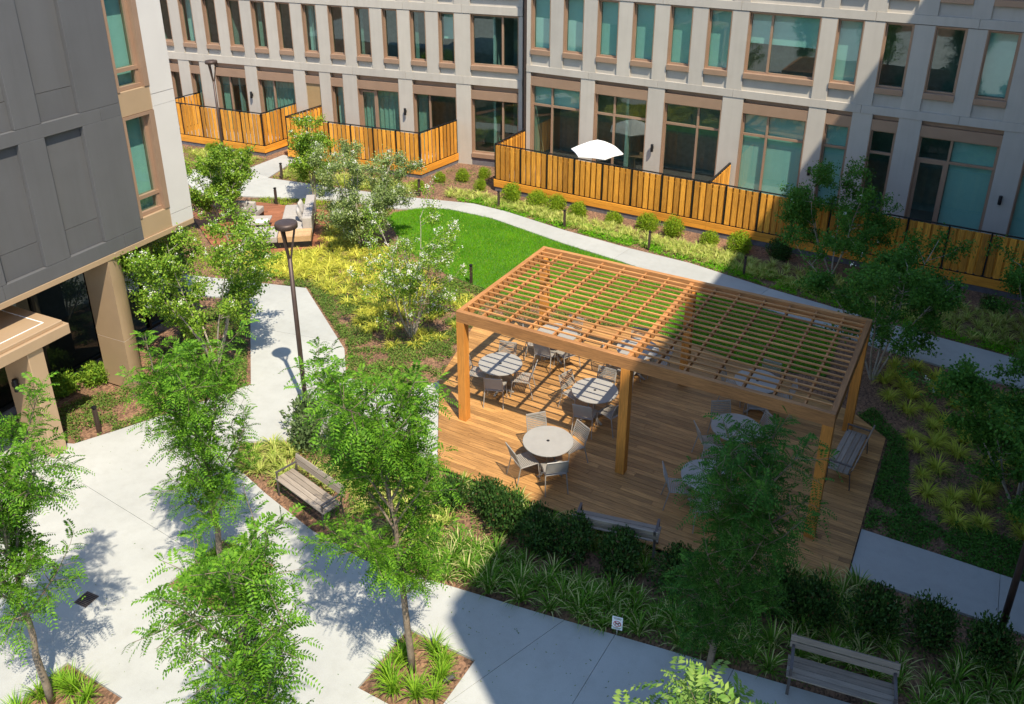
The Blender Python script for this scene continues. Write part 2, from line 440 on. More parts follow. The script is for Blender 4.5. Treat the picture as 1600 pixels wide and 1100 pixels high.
FAR_UP = [(-20.5, 9.6), (-18.03, 10.95), (-18.1, 13.4), (-17.1, 13.5), (-16.9, 12.4), (-16.41, 10.7), (-12.2, 11.35), (-9.93, 11.76), (-7.37, 12.41), (-5.88, 12.32), (-3.13, 11.75), (-0.51, 11.4), (1.78, 11.25), (4.49, 10.66), (8.31, 10.05), (10.93, 9.75), (13, 9.5)]
FAR_LO = [(13, 8.0), (10.1, 8.24), (8.18, 8.47), (5.84, 9.03), (2.5, 9.68), (-0.53, 10.29), (-2.61, 10.65), (-5.96, 11.45), (-7.95, 11.45), (-9.6, 10.5), (-11.91, 10.2), (-15.25, 8.77), (-17.5, 7.9)]
slabs('far_path', FAR_UP + FAR_LO, [((-0.35, 12), (-0.6, 10)), ((-7.6, 12.6), (-7.9, 11)), ((4.6, 11), (4.2, 9)), ((8.9, 10.5), (8.5, 8)), ((-12.4, 11.6), (-12.2, 9.8)), ((-16.4, 10.7), (-17.2, 7.6)), ((-18.05, 11.0), (-16.3, 10.8))], M['concrete'])
slabs('right_path', [(8.86, -0.5), (16, -0.5), (16, 0.83), (8.86, 0.83)], [((11.3, -1), (11.3, 1))], M['concrete'])

# ---- timber decks: every board its own piece
def clip(poly, a, b, c):       # keep a*x+b*y<=c
    out = []
    for i in range(len(poly)):
        p, q = poly[i], poly[(i + 1) % len(poly)]
        fp, fq = a * p[0] + b * p[1] - c, a * q[0] + b * q[1] - c
        if fp <= 0: out.append(p)
        if fp * fq < 0:
            t = fp / (fp - fq); out.append((p[0] + (q[0] - p[0]) * t, p[1] + (q[1] - p[1]) * t))
    return out
def deck(name, poly, wdt, m, ztop, rng, ang=0.0, lens=(2.2, 4.2)):
    root = empty(name, rz=ang); root['kind'] = 'structure'
    ca, sa = math.cos(-ang), math.sin(-ang)
    loc = [(x * ca - y * sa, x * sa + y * ca) for x, y in poly]
    y0 = min(p[1] for p in loc); y1 = max(p[1] for p in loc); x0 = min(p[0] for p in loc); x1 = max(p[0] for p in loc)
    y = y0
    while y < y1 - 0.01:
        x = x0 - rng.random() * 2.5
        while x < x1:
            L = rng.uniform(*lens)
            p = clip(clip(clip(clip(loc, 0, -1, -(y + 0.002)), 0, 1, y + wdt - 0.005), -1, 0, -(x + 0.002)), 1, 0, x + L - 0.003)
            if len(p) >= 3:
                ax = [q[0] for q in p]; ay = [q[1] for q in p]
                if (max(ax) - min(ax)) > 0.06 and (max(ay) - min(ay)) > 0.02:
                    cx, cy = (max(ax) + min(ax)) / 2, (max(ay) + min(ay)) / 2
                    mb = MB(); dz = rng.uniform(-0.0015, 0.0015)
                    mb.prism([(q[0] - cx, q[1] - cy) for q in p], ztop - 0.025 + dz, ztop + dz)
                    mb.build('deck_board', m, root, loc=(cx, cy, 0))
            x += L
        y += wdt
    sub = MB(); sub.prism(loc, -0.04, ztop - 0.03); sub.build('deck_base', M['black_metal'], root)
    return root
rg = random.Random(4)
DECK = [(0.55, -1.68), (-1.39, 1.24), (-2.1, 4.0), (-0.6, 5.4), (2.5, 6.2), (5.3, 5.75), (8.0, 4.85), (8.84, 4.15), (8.84, -1.68)]
deck('deck', DECK[::-1], 0.135, M['deck'], 0.05, rg)
SDECK = [(-9.4, 6.35), (-11.6, 9.0), (-15.0, 8.25), (-15.9, 6.2), (-12.6, 4.3), (-11.3, 4.25)]
deck('lounge_deck', SDECK[::-1], 0.14, M['deck2'], 0.03, rg, ang=R(38))

# ---- lawn
LAWN = [(-9.35, 9.5), (-9.45, 10.1), (-8.85, 11.0), (-7.9, 11.4), (-5.96, 11.4), (-2.61, 10.6), (-0.53, 10.24), (2.5, 9.62), (5.84, 8.98), (7.0, 8.7), (7.1, 6.3), (5.33, 5.85), (2.52, 6.32), (-1.12, 6.12), (-3.17, 6.3), (-4.69, 6.6), (-6.89, 7.52)]
tag(MB().prism(LAWN, -0.12, -0.01).build('lawn', M['soil']), kind='structure')
rng = np.random.default_rng(7)
def blades(P, rng, h0, h1, wid, m, name, lean=0.5):
    n = len(P); a = rng.uniform(0, 2 * np.pi, n); h = rng.uniform(h0, h1, n); l = rng.uniform(0, lean, n) * h
    dx, dy = np.cos(a), np.sin(a); b = rng.uniform(0, 2 * np.pi, n); wx, wy = np.cos(b) * wid, np.sin(b) * wid
    z = np.full(n, -0.012)
    V = np.stack([np.stack([P[:, 0] - wx, P[:, 1] - wy, z], 1), np.stack([P[:, 0] + wx, P[:, 1] + wy, z], 1), np.stack([P[:, 0] + dx * l, P[:, 1] + dy * l, h], 1)], 1).reshape(-1, 3)
    return link(name, npmesh(name, V, np.arange(3 * n).reshape(-1, 3), m))
LP = sample(LAWN, 170000, rng); LP = LP + rng.normal(0, 0.035, LP.shape)
tag(blades(LP, rng, 0.03, 0.075, 0.006, M['lawn_patchy'], 'lawn_grass', 0.9), 'bright green mown grass of the curved lawn', 'grass', kind='stuff')

# ================================================================== BUILDINGS
def part(parent, name, m, *boxes, bevel=0.0):
    mb = MB()
    for b in boxes: mb.box(*b)
    return mb.build(name, m, parent, bevel=bevel)

def window(bld, u0, u1, z0, z1, mull=(), trans=(), blind=None, sill=True, depth=0.2, doorframe=False):
    """bronze window: frame mesh with pane, sill and blind children; local y points into the building"""
    f = MB(); t = 0.055
    f.box(u0, u0 + 0.03, 0.0, depth + 0.05, z0, z1); f.box(u1 - 0.03, u1, 0.0, depth + 0.05, z0, z1)
    f.box(u0 + 0.03, u1 - 0.03, 0.02, depth + 0.05, z1 - 0.03, z1)
    a, b = depth - 0.05, depth + 0.045
    i0, i1 = u0 + 0.03, u1 - 0.03
    f.box(i0, i0 + t, a, b, z0, z1 - 0.03); f.box(i1 - t, i1, a, b, z0, z1 - 0.03)
    f.box(i0 + t, i1 - t, a, b, z0, z0 + t); f.box(i0 + t, i1 - t, a, b, z1 - 0.03 - t, z1 - 0.03)
    W = f.build('window', M['bronze'], bld)
    us = [i0 + t] + [x for x in mull] + [i1 - t]; zs = [z0 + t] + list(trans) + [z1 - 0.03 - t]
    for x in mull: part(W, 'mullion', M['bronze'], (x - 0.04, x + 0.04, a - 0.005, b - 0.004, z0 + t, z1 - 0.03 - t))
    for z in trans: part(W, 'transom', M['bronze'], (i0 + t, i1 - t, a + 0.008, b - 0.008, z - 0.045, z + 0.045))
    for i in range(len(us) - 1):
        for k in range(len(zs) - 1):
            p = MB(); x0, x1, y0, y1 = us[i], us[i + 1], zs[k], zs[k + 1]
            p.v = [(x0, depth, y0), (x1, depth, y0), (x1, depth, y1), (x0, depth, y1)]; p.f = [(0, 1, 2, 3)]
            p.build('pane', M['glass'], W)
            if doorframe and i == 0 and k == 0:
                part(W, 'door_frame', M['bronze'], (x0, x0 + .08, a + .01, b - .006, y0, y1), (x1 - .12, x1 - .04, a + .01, b - .006, y0, y1), (x0 + .08, x1 - .12, a + .01, b - .006, y0, y0 + .14), (x0 + .08, x1 - .12, a + .01, b - .006, y1 - .12, y1 - .04))
    if sill:
        part(W, 'sill', M['bronze'], (u0 - 0.0, u1 + 0.0, -0.045, depth + 0.04, z0 - 0.2, z0 - 0.002), bevel=0.008)
    if blind:
        kind, frac = blind
        zb = z1 - (z1 - z0) * frac
        if kind == 'curtain':
            mb = MB(); n = 26; wdt = (u1 - u0 - 0.1)
            for q in range(n + 1):
                x = u0 + 0.05 + wdt * frac * q / n; y = depth + 0.22 + 0.03 * math.sin(q * 2.1)
                mb.v += [(x, y, z0), (x, y, z1)]
            mb.f = [(2 * q, 2 * q + 2, 2 * q + 3, 2 * q + 1) for q in range(n)]
            mb.build('curtain', M['curtain'], W)
        else:
            dd = 0.24 if kind == 'deep' else 0.10
            part(W, 'roller_blind', M['blind'], (u0 + 0.07, u1 - 0.07, depth + dd, depth + dd + 0.004, zb, z1 - 0.04))
    return W

def building(name, P, ang, label, u_min, u_max, z_levels, uppers, lowers, low_z, solid_low, depth=6.0, top=None):
    """z_levels: list of floors (belt_bottom, belt_top, sill_z, head)"""
    b = empty(name, (P[0], P[1], 0), ang, label, 'building')
    rr = random.Random(hash(name) % 1000 if False else len(name))
    # interiors
    zs = [low_z] + [f[0] for f in z_levels]
    part(b, 'interior_wall', M['interior'], (u_min, u_max, 2.6, 2.7, low_z, z_levels[-1][1]))
    for z in zs:
        part(b, 'floor_slab', M['interior_floor'], (u_min, u_max, 0.34, 2.6, z + 0.06 if z > 1 else z - 0.1, z + 0.2 if z > 1 else z))
    # party walls split the rooms
    x = u_min
    while x < u_max:
        part(b, 'room_wall', M['interior'], (x, x + 0.1, 0.36, 2.59, low_z, z_levels[-1][1] - 0.1)); x += 4.3
    for fi, (bb, bt, sz, hd) in enumerate(z_levels):
        # belt course in panel lengths
        x = u_min
        edges = [u_min] + [0.5 * (uppers[i][1] + uppers[i + 1][0]) for i in range(1, len(uppers) - 1, 2)] + [u_max]
        for i in range(len(edges) - 1):
            part(b, 'belt_panel', M['panel'], (edges[i] + 0.004, edges[i + 1] - 0.004, -0.02, 0.33, bb, bt), bevel=0.004)
        if fi == len(z_levels) - 1 and sz is None: continue
        pu = u_min
        for (u0, u1, mu, bl) in uppers:
            if u0 - pu > 0.06:
                part(b, 'pilaster', M['panel'], (pu + 0.004, u0 - 0.002, 0.0, 0.32, bt + 0.004, hd), bevel=0.004)
            part(b, 'spandrel', M['panel'], (u0 - 0.002, u1 + 0.002, 0.07, 0.31, bt + 0.002, sz - 0.19))
            window(b, u0, u1, sz, hd, mull=mu, blind=bl if fi == 0 else (('roller', rr.choice((0.4, 0.7, 1.0))) if rr.random() < 0.6 else None))
            pu = u1
        part(b, 'pilaster', M['panel'], (pu + 0.002, u_max - 0.004, 0.0, 0.32, bt + 0.004, hd), bevel=0.004)
    # ground floor
    bb = z_levels[0][0]; pu = u_min
    for L in lowers:
        u0, u1 = L['u']; z0 = L.get('z0', low_z)
        part(b, 'pier', M['panel'], (pu + 0.003, u0 - 0.003, 0.0, 0.32, -0.06, bb - 0.005), bevel=0.004)
        hb = L['hb']
        part(b, 'header_panel', M['bronze'], (u0, u1, 0.02, 0.3, hb, hb + 0.34))
        part(b, 'header_recess', M['bronze'], (u0, u1, 0.2, 0.3, hb + 0.34, bb))
        if L.get('panel'):
            part(b, 'ochre_panel', M['ocher'], (u0, u1, 0.08, 0.3, 1.35, hb))
            part(b, 'vent_panel', M['bronze'], (u0, u1, 0.06, 0.3, low_z, 1.35))
        else:
            window(b, u0, u1, z0, hb, mull=L.get('m', ()), trans=L.get('t', ()), blind=L.get('b'), sill=L.get('sill', False), doorframe=L.get('door', False))
        if z0 > -0.05 and not L.get('panel'):
            part(b, 'plinth', M['foundation'], (u0, u1, 0.02, 0.3, -0.06, z0 - (0.2 if L.get('sill') else 0)))
        pu = u1
    part(b, 'pier', M['panel'], (pu + 0.003, u_max - 0.003, 0.0, 0.32, -0.06, bb - 0.005), bevel=0.004)
    if top:
        part(b, 'parapet', M['panel'], (u_min, u_max, 0.0, 0.5, z_levels[-1][1] if z_levels[-1][2] is None else z_levels[-1][3], top))
        part(b, 'roof', M['foundation'], (u_min, u_max, 0.5, depth, top - 0.5, top - 0.3))
        part(b, 'side_wall', M['panel'], (u_min, u_min + 0.3, 0.34, depth, 0, top - 0.5)); part(b, 'side_wall', M['panel'], (u_max - 0.3, u_max, 0.34, depth, 0, top - 0.5))
        part(b, 'back_wall', M['panel'], (u_min, u_max, depth, depth + 0.3, 0, top))
    return b

ups = []
for k in range(15, -1, -1):
    u0 = -1.33 - 1.31 * k
    bl = {0: ('deep', 0.55), 5: ('deep', 1.0), 10: ('deep', 1.0), 1: ('curtain', .25), 7: ('curtain', .3), 3: ('curtain', .2), 12: ('deep', 1.0)}.get(k)
    ups.append((u0, u0 + 0.73, (), bl))
ups.append((0.12, 2.24, (1.5,), None))
lows = [dict(u=(-19.5, -17.6), hb=2.92, m=(-18.5,)), dict(u=(-16.9, -16.3), hb=2.92), dict(u=(-15.5, -14.92), hb=2.92), dict(u=(-14.3, -13.72), hb=2.92, b=('deep', 1.0)),
        dict(u=(-12.9, -11.2), hb=2.92, m=(-12.2,), b=('curtain', 0.35)), dict(u=(-10.56, -8.6), hb=2.92, m=(-9.8,), b=('curtain', 1.0)),
        dict(u=(-8.0, -7.26), hb=2.92, panel=True), dict(u=(-6.7, -6.07), hb=2.92, b=('deep', 1.0)), dict(u=(-5.36, -3.32), hb=2.92, m=(-4.5,), b=('curtain', 1.0), door=True),
        dict(u=(-2.64, -0.58), hb=2.92, m=(-1.9,), b=('curtain', .25), door=False), dict(u=(0.1, 2.24), hb=2.92, m=(1.5,), z0=0.5, sill=True)]
bl = building('apartment_building', (-10.18, 16.61), R(10), 'pale grey panelled apartment wing with tall narrow windows behind the two small cedar fences', -20.5, 2.42,
              [(3.5, 3.84, 4.33, 6.43), (6.45, 6.78, 7.3, 9.4), (9.42, 9.75, None, None)], ups, lows, 0.2, None, top=10.6)
ups = []
for k in range(6):
    u0 = -7.19 + 1.437 * k; ups.append((u0, u0 + 0.87, (), ('roller', 1.0)))
ups += [(1.45, 3.9, (2.25,), ('roller', 0.52)), (4.42, 5.28, (), ('roller', 1.0)), (5.91, 6.8, (), None), (7.41, 8.35, (), None), (8.91, 9.85, (), ('roller', 0.97)), (10.45, 11.35, (), ('roller', 1.0)), (11.9, 12.7, (), None)]
lows = [dict(u=(-7.18, -4.93), hb=3.85, m=(-6.25,), t=(3.02,), b=('roller', 0.24)), dict(u=(-4.32, -2.1), hb=3.85, m=(-3.5,), t=(3.02,)), dict(u=(-1.43, 0.8), hb=3.85, m=(-0.1,), t=(3.02,), door=False),
        dict(u=(1.57, 3.88), hb=3.85, m=(2.5,), t=(3.02,), b=('roller', 1.0)), dict(u=(4.48, 5.34), hb=3.85, t=(3.02,), b=('roller', 0.97)), dict(u=(6.0, 6.83), hb=3.85, t=(3.02,)),
        dict(u=(7.55, 9.97), hb=3.85, m=(8.55,), t=(3.02,), door=True), dict(u=(10.7, 12.6), hb=3.85, m=(11.6,), t=(3.02,), b=('roller', 1.0))]
br = building('apartment_building', (0, 16.6), 0.0, 'pale grey panelled apartment wing with teal blinds behind the long cedar fence', -7.38, 13.5,
              [(4.36, 4.64, 5.28, 7.41), (7.43, 7.72, 8.34, 10.45), (10.47, 10.8, None, None)], ups, lows, 0.4, None, top=11.8)
# blinds drawn over the right-hand part of the big shaded window
part(br, 'roller_blind', M['blind'], (8.62, 9.9, 0.31, 0.314, 0.5, 3.8))
part(br, 'downpipe', M['brown_metal'], (-7.50, -7.40, 0.02, 0.12, 0.0, 11.7))

# ---- charcoal building on the left: local x runs along its face, local y points into the building
dk = empty('office_building', (-7.69, -2.52, 0), math.atan2(0.9974, -0.0715), 'charcoal panelled building with champagne columns and entrance canopy', 'building')
# local x = along d, local y = left of d = into the building (-x world)
def dpart(name, m, *bx, bevel=0.0): return part(dk, name, M[m], *bx, bevel=bevel)
U0, U1 = -12.0, 0.78
for zb, zt in ((3.62, 3.95), (6.67, 6.96), (9.7, 10.0), (12.7, 13.6)):
    x = U0
    while x < U1:
        e = min(x + 3.06, U1); dpart('belt_panel', 'dark_panel', (x + 0.004, e - 0.004, 0.0, 0.4, zb, zt - 0.006), bevel=0.004); x += 3.06
for z0, z1 in ((3.95, 6.67), (6.96, 9.7), (10.0, 12.7)):
    k = 0
    while True:
        r1 = -0.27 - 1.53 * k; r0 = r1 - 0.93
        p1 = U1 if k == 0 else -0.27 - 1.53 * (k - 1) - 0.93
        dpart('pilaster_panel', 'dark_panel', (r1 + 0.004, p1 - 0.004, 0.0, 0.4, z0 + 0.003, z1 - 0.004), bevel=0.004)
        if r0 < U0: break
        sp = z0 + 0.575
        dpart('infill_panel', 'dark_panel', (r0, r1, 0.11, 0.4, sp + 0.012, z1)); dpart('infill_panel', 'dark_panel', (r0, r1, 0.10, 0.4, z0, sp))
        k += 1
    # window column
    s0 = 3.62 if z0 < 4 else z0 - 0.3
    dpart('champagne_spandrel', 'bronze_light', (0.784, 1.69, 0.02, 0.4, s0 if z0 < 4 else z0 - 0.36, z0 + (0.18 if z0 < 4 else 0.2)), bevel=0.006)
    zs0, zs1 = z0 + (0.19 if z0 < 4 else 0.21), z1 - (0.08)
    f = MB(); f.box(0.784, 0.85, 0.0, 0.28, zs0, zs1); f.box(1.55, 1.69, 0.0, 0.28, zs0, zs1); f.box(0.85, 1.55, 0.0, 0.28, zs1 - 0.07, zs1); f.box(0.85, 1.55, 0.1, 0.28, zs0, zs0 + 0.08)
    f.box(0.85, 1.55, 0.12, 0.27, zs0 + 0.40, zs0 + 0.49); f.box(0.85, 0.91, 0.14, 0.26, zs0 + 0.08, zs1 - 0.07); f.box(1.47, 1.55, 0.14, 0.26, zs0 + 0.08, zs1 - 0.07)
    W = f.build('window', M['bronze'], dk)
    for a, b in ((zs0 + 0.08, zs0 + 0.40), (zs0 + 0.49, zs1 - 0.07)):
        p = MB(); p.v = [(0.91, 0.2, a), (1.47, 0.2, a), (1.47, 0.2, b), (0.91, 0.2, b)]; p.f = [(0, 1, 2, 3)]; p.build('pane', M['glass'], W)
    part(W, 'roller_blind', M['blind'], (0.86, 1.54, 0.36, 0.364, zs0, zs1))
    # pale corner panels
    dpart('corner_panel', 'panel_white', (1.694, 2.37, 0.0, 0.4, z0 + 0.0, z1 - 0.006), (2.2, 2.37, 0.404, 9.0, z0, z1 - 0.006))
for z0, z1 in ((3.62, 3.94), (6.67, 6.95), (9.7, 9.99), (12.7, 13.6)):
    dpart('corner_panel', 'panel_white', (1.694, 2.37, 0.0, 0.4, z0, z1 - 0.004), (2.2, 2.37, 0.404, 9.0, z0, z1 - 0.004))
dpart('interior_wall', 'interior', (U0, 2.2, 2.6, 2.7, 3.7, 13.0)); dpart('floor_slab', 'interior_floor', (U0, 2.19, 0.41, 2.6, 6.6, 6.8), (U0, 2.19, 0.41, 2.6, 9.7, 9.9))
dpart('room_wall', 'interior', (-1.4, -1.3, 0.41, 2.6, 3.7, 13.0))
dpart('roof', 'foundation', (U0, 2.19, 0.41, 9.0, 13.0, 13.2))
dpart('soffit_trim', 'bronze_light', (U0, 2.36, -0.015, 0.42, 3.49, 3.617), bevel=0.004)
dpart('soffit', 'panel', (U0, 2.36, 0.425, 9.0, 3.52, 3.617))
# recessed glazed lobby
dpart('lobby_plinth', 'foundation', (U0, 2.3, 1.75, 2.05, -0.06, 0.14))
x = U0
while x < 2.2:
    f = MB(); e = x + 1.55
    f.box(x, x + 0.07, 1.8, 1.95, 0.14, 3.52); f.box(x + 0.07, e, 1.8, 1.95, 0.14, 0.22); f.box(x + 0.07, e, 1.8, 1.95, 3.44, 3.52)
    W = f.build('lobby_window', M['black_metal'], dk)
    p = MB(); p.v = [(x + 0.07, 1.87, 0.22), (e, 1.87, 0.22), (e, 1.87, 3.44), (x + 0.07, 1.87, 3.44)]; p.f = [(0, 1, 2, 3)]; p.build('pane', M['glass_dark'], W)
    x = e
dpart('lobby_wall', 'interior', (U0, 2.3, 4.6, 4.7, 0, 3.52)); dpart('lobby_floor', 'interior_floor', (U0, 2.3, 2.06, 4.6, 0.0, 0.1))
dpart('entrance_wall', 'bronze', (-6.0, -3.2, 1.55, 1.74, 0.0, 3.5))
# rounded champagne columns
def column(u):
    mb = MB(); pts = []
    for k in range(13):
        a = -math.pi / 2 + math.pi / 2 * k / 12; pts.append((u - 0.32 + 0.68 * math.cos(a), 0.64 + 0.64 * math.sin(a)))
    poly = pts + [(u + 0.36, 0.9), (u - 0.32, 0.9)]
    c = MB().prism(poly, 0.0, 1.35).build('column', M['bronze_light'], dk)
    MB().prism(poly, 1.362, 3.49).build('column_shaft', M['bronze_light'], c)
    MB().prism([(x * 0.985 + u * 0.015, y * 0.985 + 0.006) for x, y in poly], 1.35, 1.362).build('column_joint', M['white'], c)
column(0.0); column(-9.0)
# canopy with its square column
dpart('canopy', 'bronze_light', (-6.4, -2.02, -0.62, 1.6, 2.62, 2.86), bevel=0.01)
dpart('canopy_cap', 'bronze_light', (-6.32, -2.10, -0.54, 1.6, 2.862, 2.95), bevel=0.01)
dpart('canopy_seam', 'white', (-6.2, -2.35, -0.30, -0.28, 2.951, 2.957), (-2.37, -2.35, -0.28, 1.0, 2.951, 2.957))
dpart('canopy_column', 'bronze_light', (-3.02, -2.66, -0.55, 0.32, -0.05, 2.62), bevel=0.012)
dpart('canopy_column', 'bronze_light', (-6.3, -5.94, -0.55, 0.32, -0.05, 2.62), bevel=0.012)

# ---- wing out of the picture on the right whose shadow covers this half of the court
SH = 20.0; XF = 2.56 + 0.495 * SH; YE = -4.70 - 0.345 * SH
cw = empty('apartment_building', (XF, YE, 0), R(90), 'tall pale apartment wing along the right side of the court', 'building')
part(cw, 'wall', M['panel'], (0, 28.2, -13, -0.3, 0, SH))
for zf in range(6):
    zb = 0.2 + 3.15 * zf
    part(cw, 'belt_panel', M['panel'], (0, 28.2, -0.3, 0.0, zb + 2.55, min(SH, zb + 3.2)))
    for k in range(9):
        part(cw, 'pilaster', M['panel'], (k * 3.2, k * 3.2 + 1.3 if k < 8 else 28.2, -0.3, -0.002, zb, zb + 2.55))
        if k < 8:
            q = MB(); q.box(k * 3.2 + 1.3, k * 3.2 + 3.2, -0.28, -0.2, zb, zb + 2.55); q.build('window', M['glass_dark'], cw)

# ================================================================== FENCES
bm_front = MB().box(-0.075, 0.075, -0.011, 0.011, 0, 1.36).mesh('fence_board', M['fence'], bevel=0.003)
bm_back = MB().box(-0.07, 0.07, -0.011, 0.011, 0, 1.34).mesh('fence_board', M['fence'], bevel=0.003)
def fence(pts, label, ztop, zbot, panel=1.15, seed=1, ground=-0.05):
    """pts: plan polyline; black frame panels filled with boards on both faces, a timber skirt and a dark footing below"""
    f = empty('fence', (pts[0][0], pts[0][1], 0), 0, label, 'fence'); r = random.Random(seed)
    ox, oy = pts[0]
    for s in range(len(pts) - 1):
        a = Vector((pts[s][0] - ox, pts[s][1] - oy, 0)); b = Vector((pts[s + 1][0] - ox, pts[s + 1][1] - oy, 0))
        d = (b - a).normalized(); L = (b - a).length; ang = math.atan2(d.y, d.x); nrm = Vector((d.y, -d.x, 0))
        def seg(name, m, x0, x1, y0, y1, z0, z1, bev=0.0):
            o = MB().box(x0, x1, y0, y1, z0, z1).build(name, m, f, bevel=bev); o.location = a; o.rotation_euler = (0, 0, ang); return o
        n = max(1, round(L / panel)); pw = L / n
        seg('top_rail', M['black_metal'], -0.025, L + 0.02, -0.035, 0.035, ztop - 0.03, ztop)
        seg('bottom_rail', M['black_metal'], 0.03, L - 0.03, -0.03, 0.03, zbot, zbot + 0.035)
        x = 0.0
        while x < L - 0.01:
            e = min(x + 3.4, L)
            seg('skirt_board', M['fence_x'], x + 0.003 - (0.05 if x == 0 else 0), e - 0.003 + (0.05 if e == L else 0), -0.062, -0.036, zbot - 0.30, zbot - 0.15, 0.003); seg('skirt_board', M['fence_x'], x + 0.003 - (0.05 if x == 0 else 0), e - 0.003 + (0.05 if e == L else 0), -0.064, -0.036, zbot - 0.143, zbot + 0.002, 0.003); x = e
        seg('footing', M['foundation'], 0, L, -0.03, 0.1, ground, zbot - 0.05)
        for k in range(n + 1):
            seg('fence_post', M['black_metal'], k * pw - 0.025, k * pw + 0.025, -0.028, 0.028, zbot - 0.02, ztop - 0.031)
        nb = 5; pitch = (pw - 0.05) / nb; h = (ztop - 0.05 - zbot - 0.06) / 1.36
        for k in range(n):
            for j in range(nb):
                x = k * pw + 0.025 + (j + 0.5) * pitch
                p = a + d * x + nrm * 0.044
                link('fence_board', bm_front, f, (p.x, p.y, zbot + 0.045), (0, 0, ang + r.uniform(-.012, .012)), (pitch * 0.74 / 0.15, 1, h))
                for x2 in ([k * pw + 0.025 + (j + 1.0) * pitch] if j < nb - 1 else [k * pw + 0.05, k * pw + pw - 0.05]):
                    p = a + d * x2 - nrm * 0.04
                    link('fence_board', bm_back, f, (p.x, p.y, zbot + 0.045), (0, 0, ang + r.uniform(-.012, .012)), (pitch * 0.56 / 0.14, 1, h))
    return f
fence([(-7.45, 16.55), (-7.45, 14.22), (12.6, 13.72)], 'long orange cedar board fence on black frame below the teal windows', 1.93, 0.45, seed=3)
fence([(1.35, 13.98), (1.35, 16.5)], 'short cedar divider fence between two terraces beside the teal blinds', 1.93, 0.45, seed=5)
fence([(-17.45, 15.45), (-17.45, 13.15), (-10.95, 13.98), (-10.75, 16.45)], 'cedar board fence round the middle terrace behind the white-flowered trees', 1.93, 0.42, seed=8)
fence([(-25.5, 12.25), (-18.75, 12.98), (-18.75, 15.3)], 'cedar board fence at the far left behind the lamp post', 1.93, 0.42, seed=9)
fence([(-24.2, 12.6), (-24.2, 14.4)], 'short cedar divider fence at the far left edge of the terrace', 1.93, 0.42, seed=10)
tag(MB().prism([(-7.4, 14.3), (12.6, 13.8), (12.6, 16.6), (-7.4, 16.6)], 0.0, 0.4).build('terrace_floor', M['terrace']), kind='structure')
tag(MB().prism([(-17.4, 13.25), (-10.98, 14.08), (-10.8, 16.4), (-17.4, 15.35)], 0.0, 0.2).build('terrace_floor', M['terrace']), kind='structure')
tag(MB().prism([(-25.5, 12.35), (-18.8, 13.08), (-18.8, 15.1), (-25.5, 13.95)], 0.0, 0.2).build('terrace_floor', M['terrace']), kind='structure')

# ================================================================== PERGOLA
PL, PW, PH = 8.107, 4.155, 2.9
pg = empty('pergola', (0, 0, 0), 0, 'large cedar pergola with slatted roof over the dining deck', 'pergola')
BH = 0.27
for px in (0.0, PL / 2 - 0.1, PL - 0.2):
    for py in (0.0, PW - 0.2):
        o = MB().box(-0.1, 0.1, -0.1, 0.1, 0.05, PH - BH).build('post', M['perg_z'], pg, bevel=0.006, loc=(px + 0.1, py + 0.1, 0))
part(pg, 'beam', M['perg_x'], (0, PL, 0, 0.11, PH - BH, PH), bevel=0.005)
part(pg, 'beam', M['perg_x'], (0, PL, PW - 0.11, PW, PH - BH, PH), bevel=0.005)
part(pg, 'beam', M['perg_y'], (0, 0.11, 0.112, PW - 0.112, PH - BH, PH - 0.002), bevel=0.005)
part(pg, 'beam', M['perg_y'], (PL - 0.11, PL, 0.112, PW - 0.112, PH - BH, PH - 0.002), bevel=0.005)
part(pg, 'beam', M['perg_y'], (PL / 2 - 0.05, PL / 2 + 0.05, 0.112, PW - 0.112, PH - BH + .02, PH - 0.044), bevel=0.005)
raf = MB().box(-0.022, 0.022, 0.112, PW - 0.112, PH - 0.145, PH - 0.044).mesh('rafter', M['perg_y'], bevel=0.003)
for k in range(1, 14):
    if k == 7: continue
    link('rafter', raf, pg, (PL * k / 14, 0, 0))
slat = MB().box(-(PL - 0.226) / 2, (PL - 0.226) / 2, -0.017, 0.017, -0.019, 0.019).mesh('slat', M['perg_x'], bevel=0.003)
ns = 17
for k in range(1, ns + 1):
    link('slat', slat, pg, (PL / 2, 0.11 + (PW - 0.22) * k / (ns + 1), PH - 0.023))

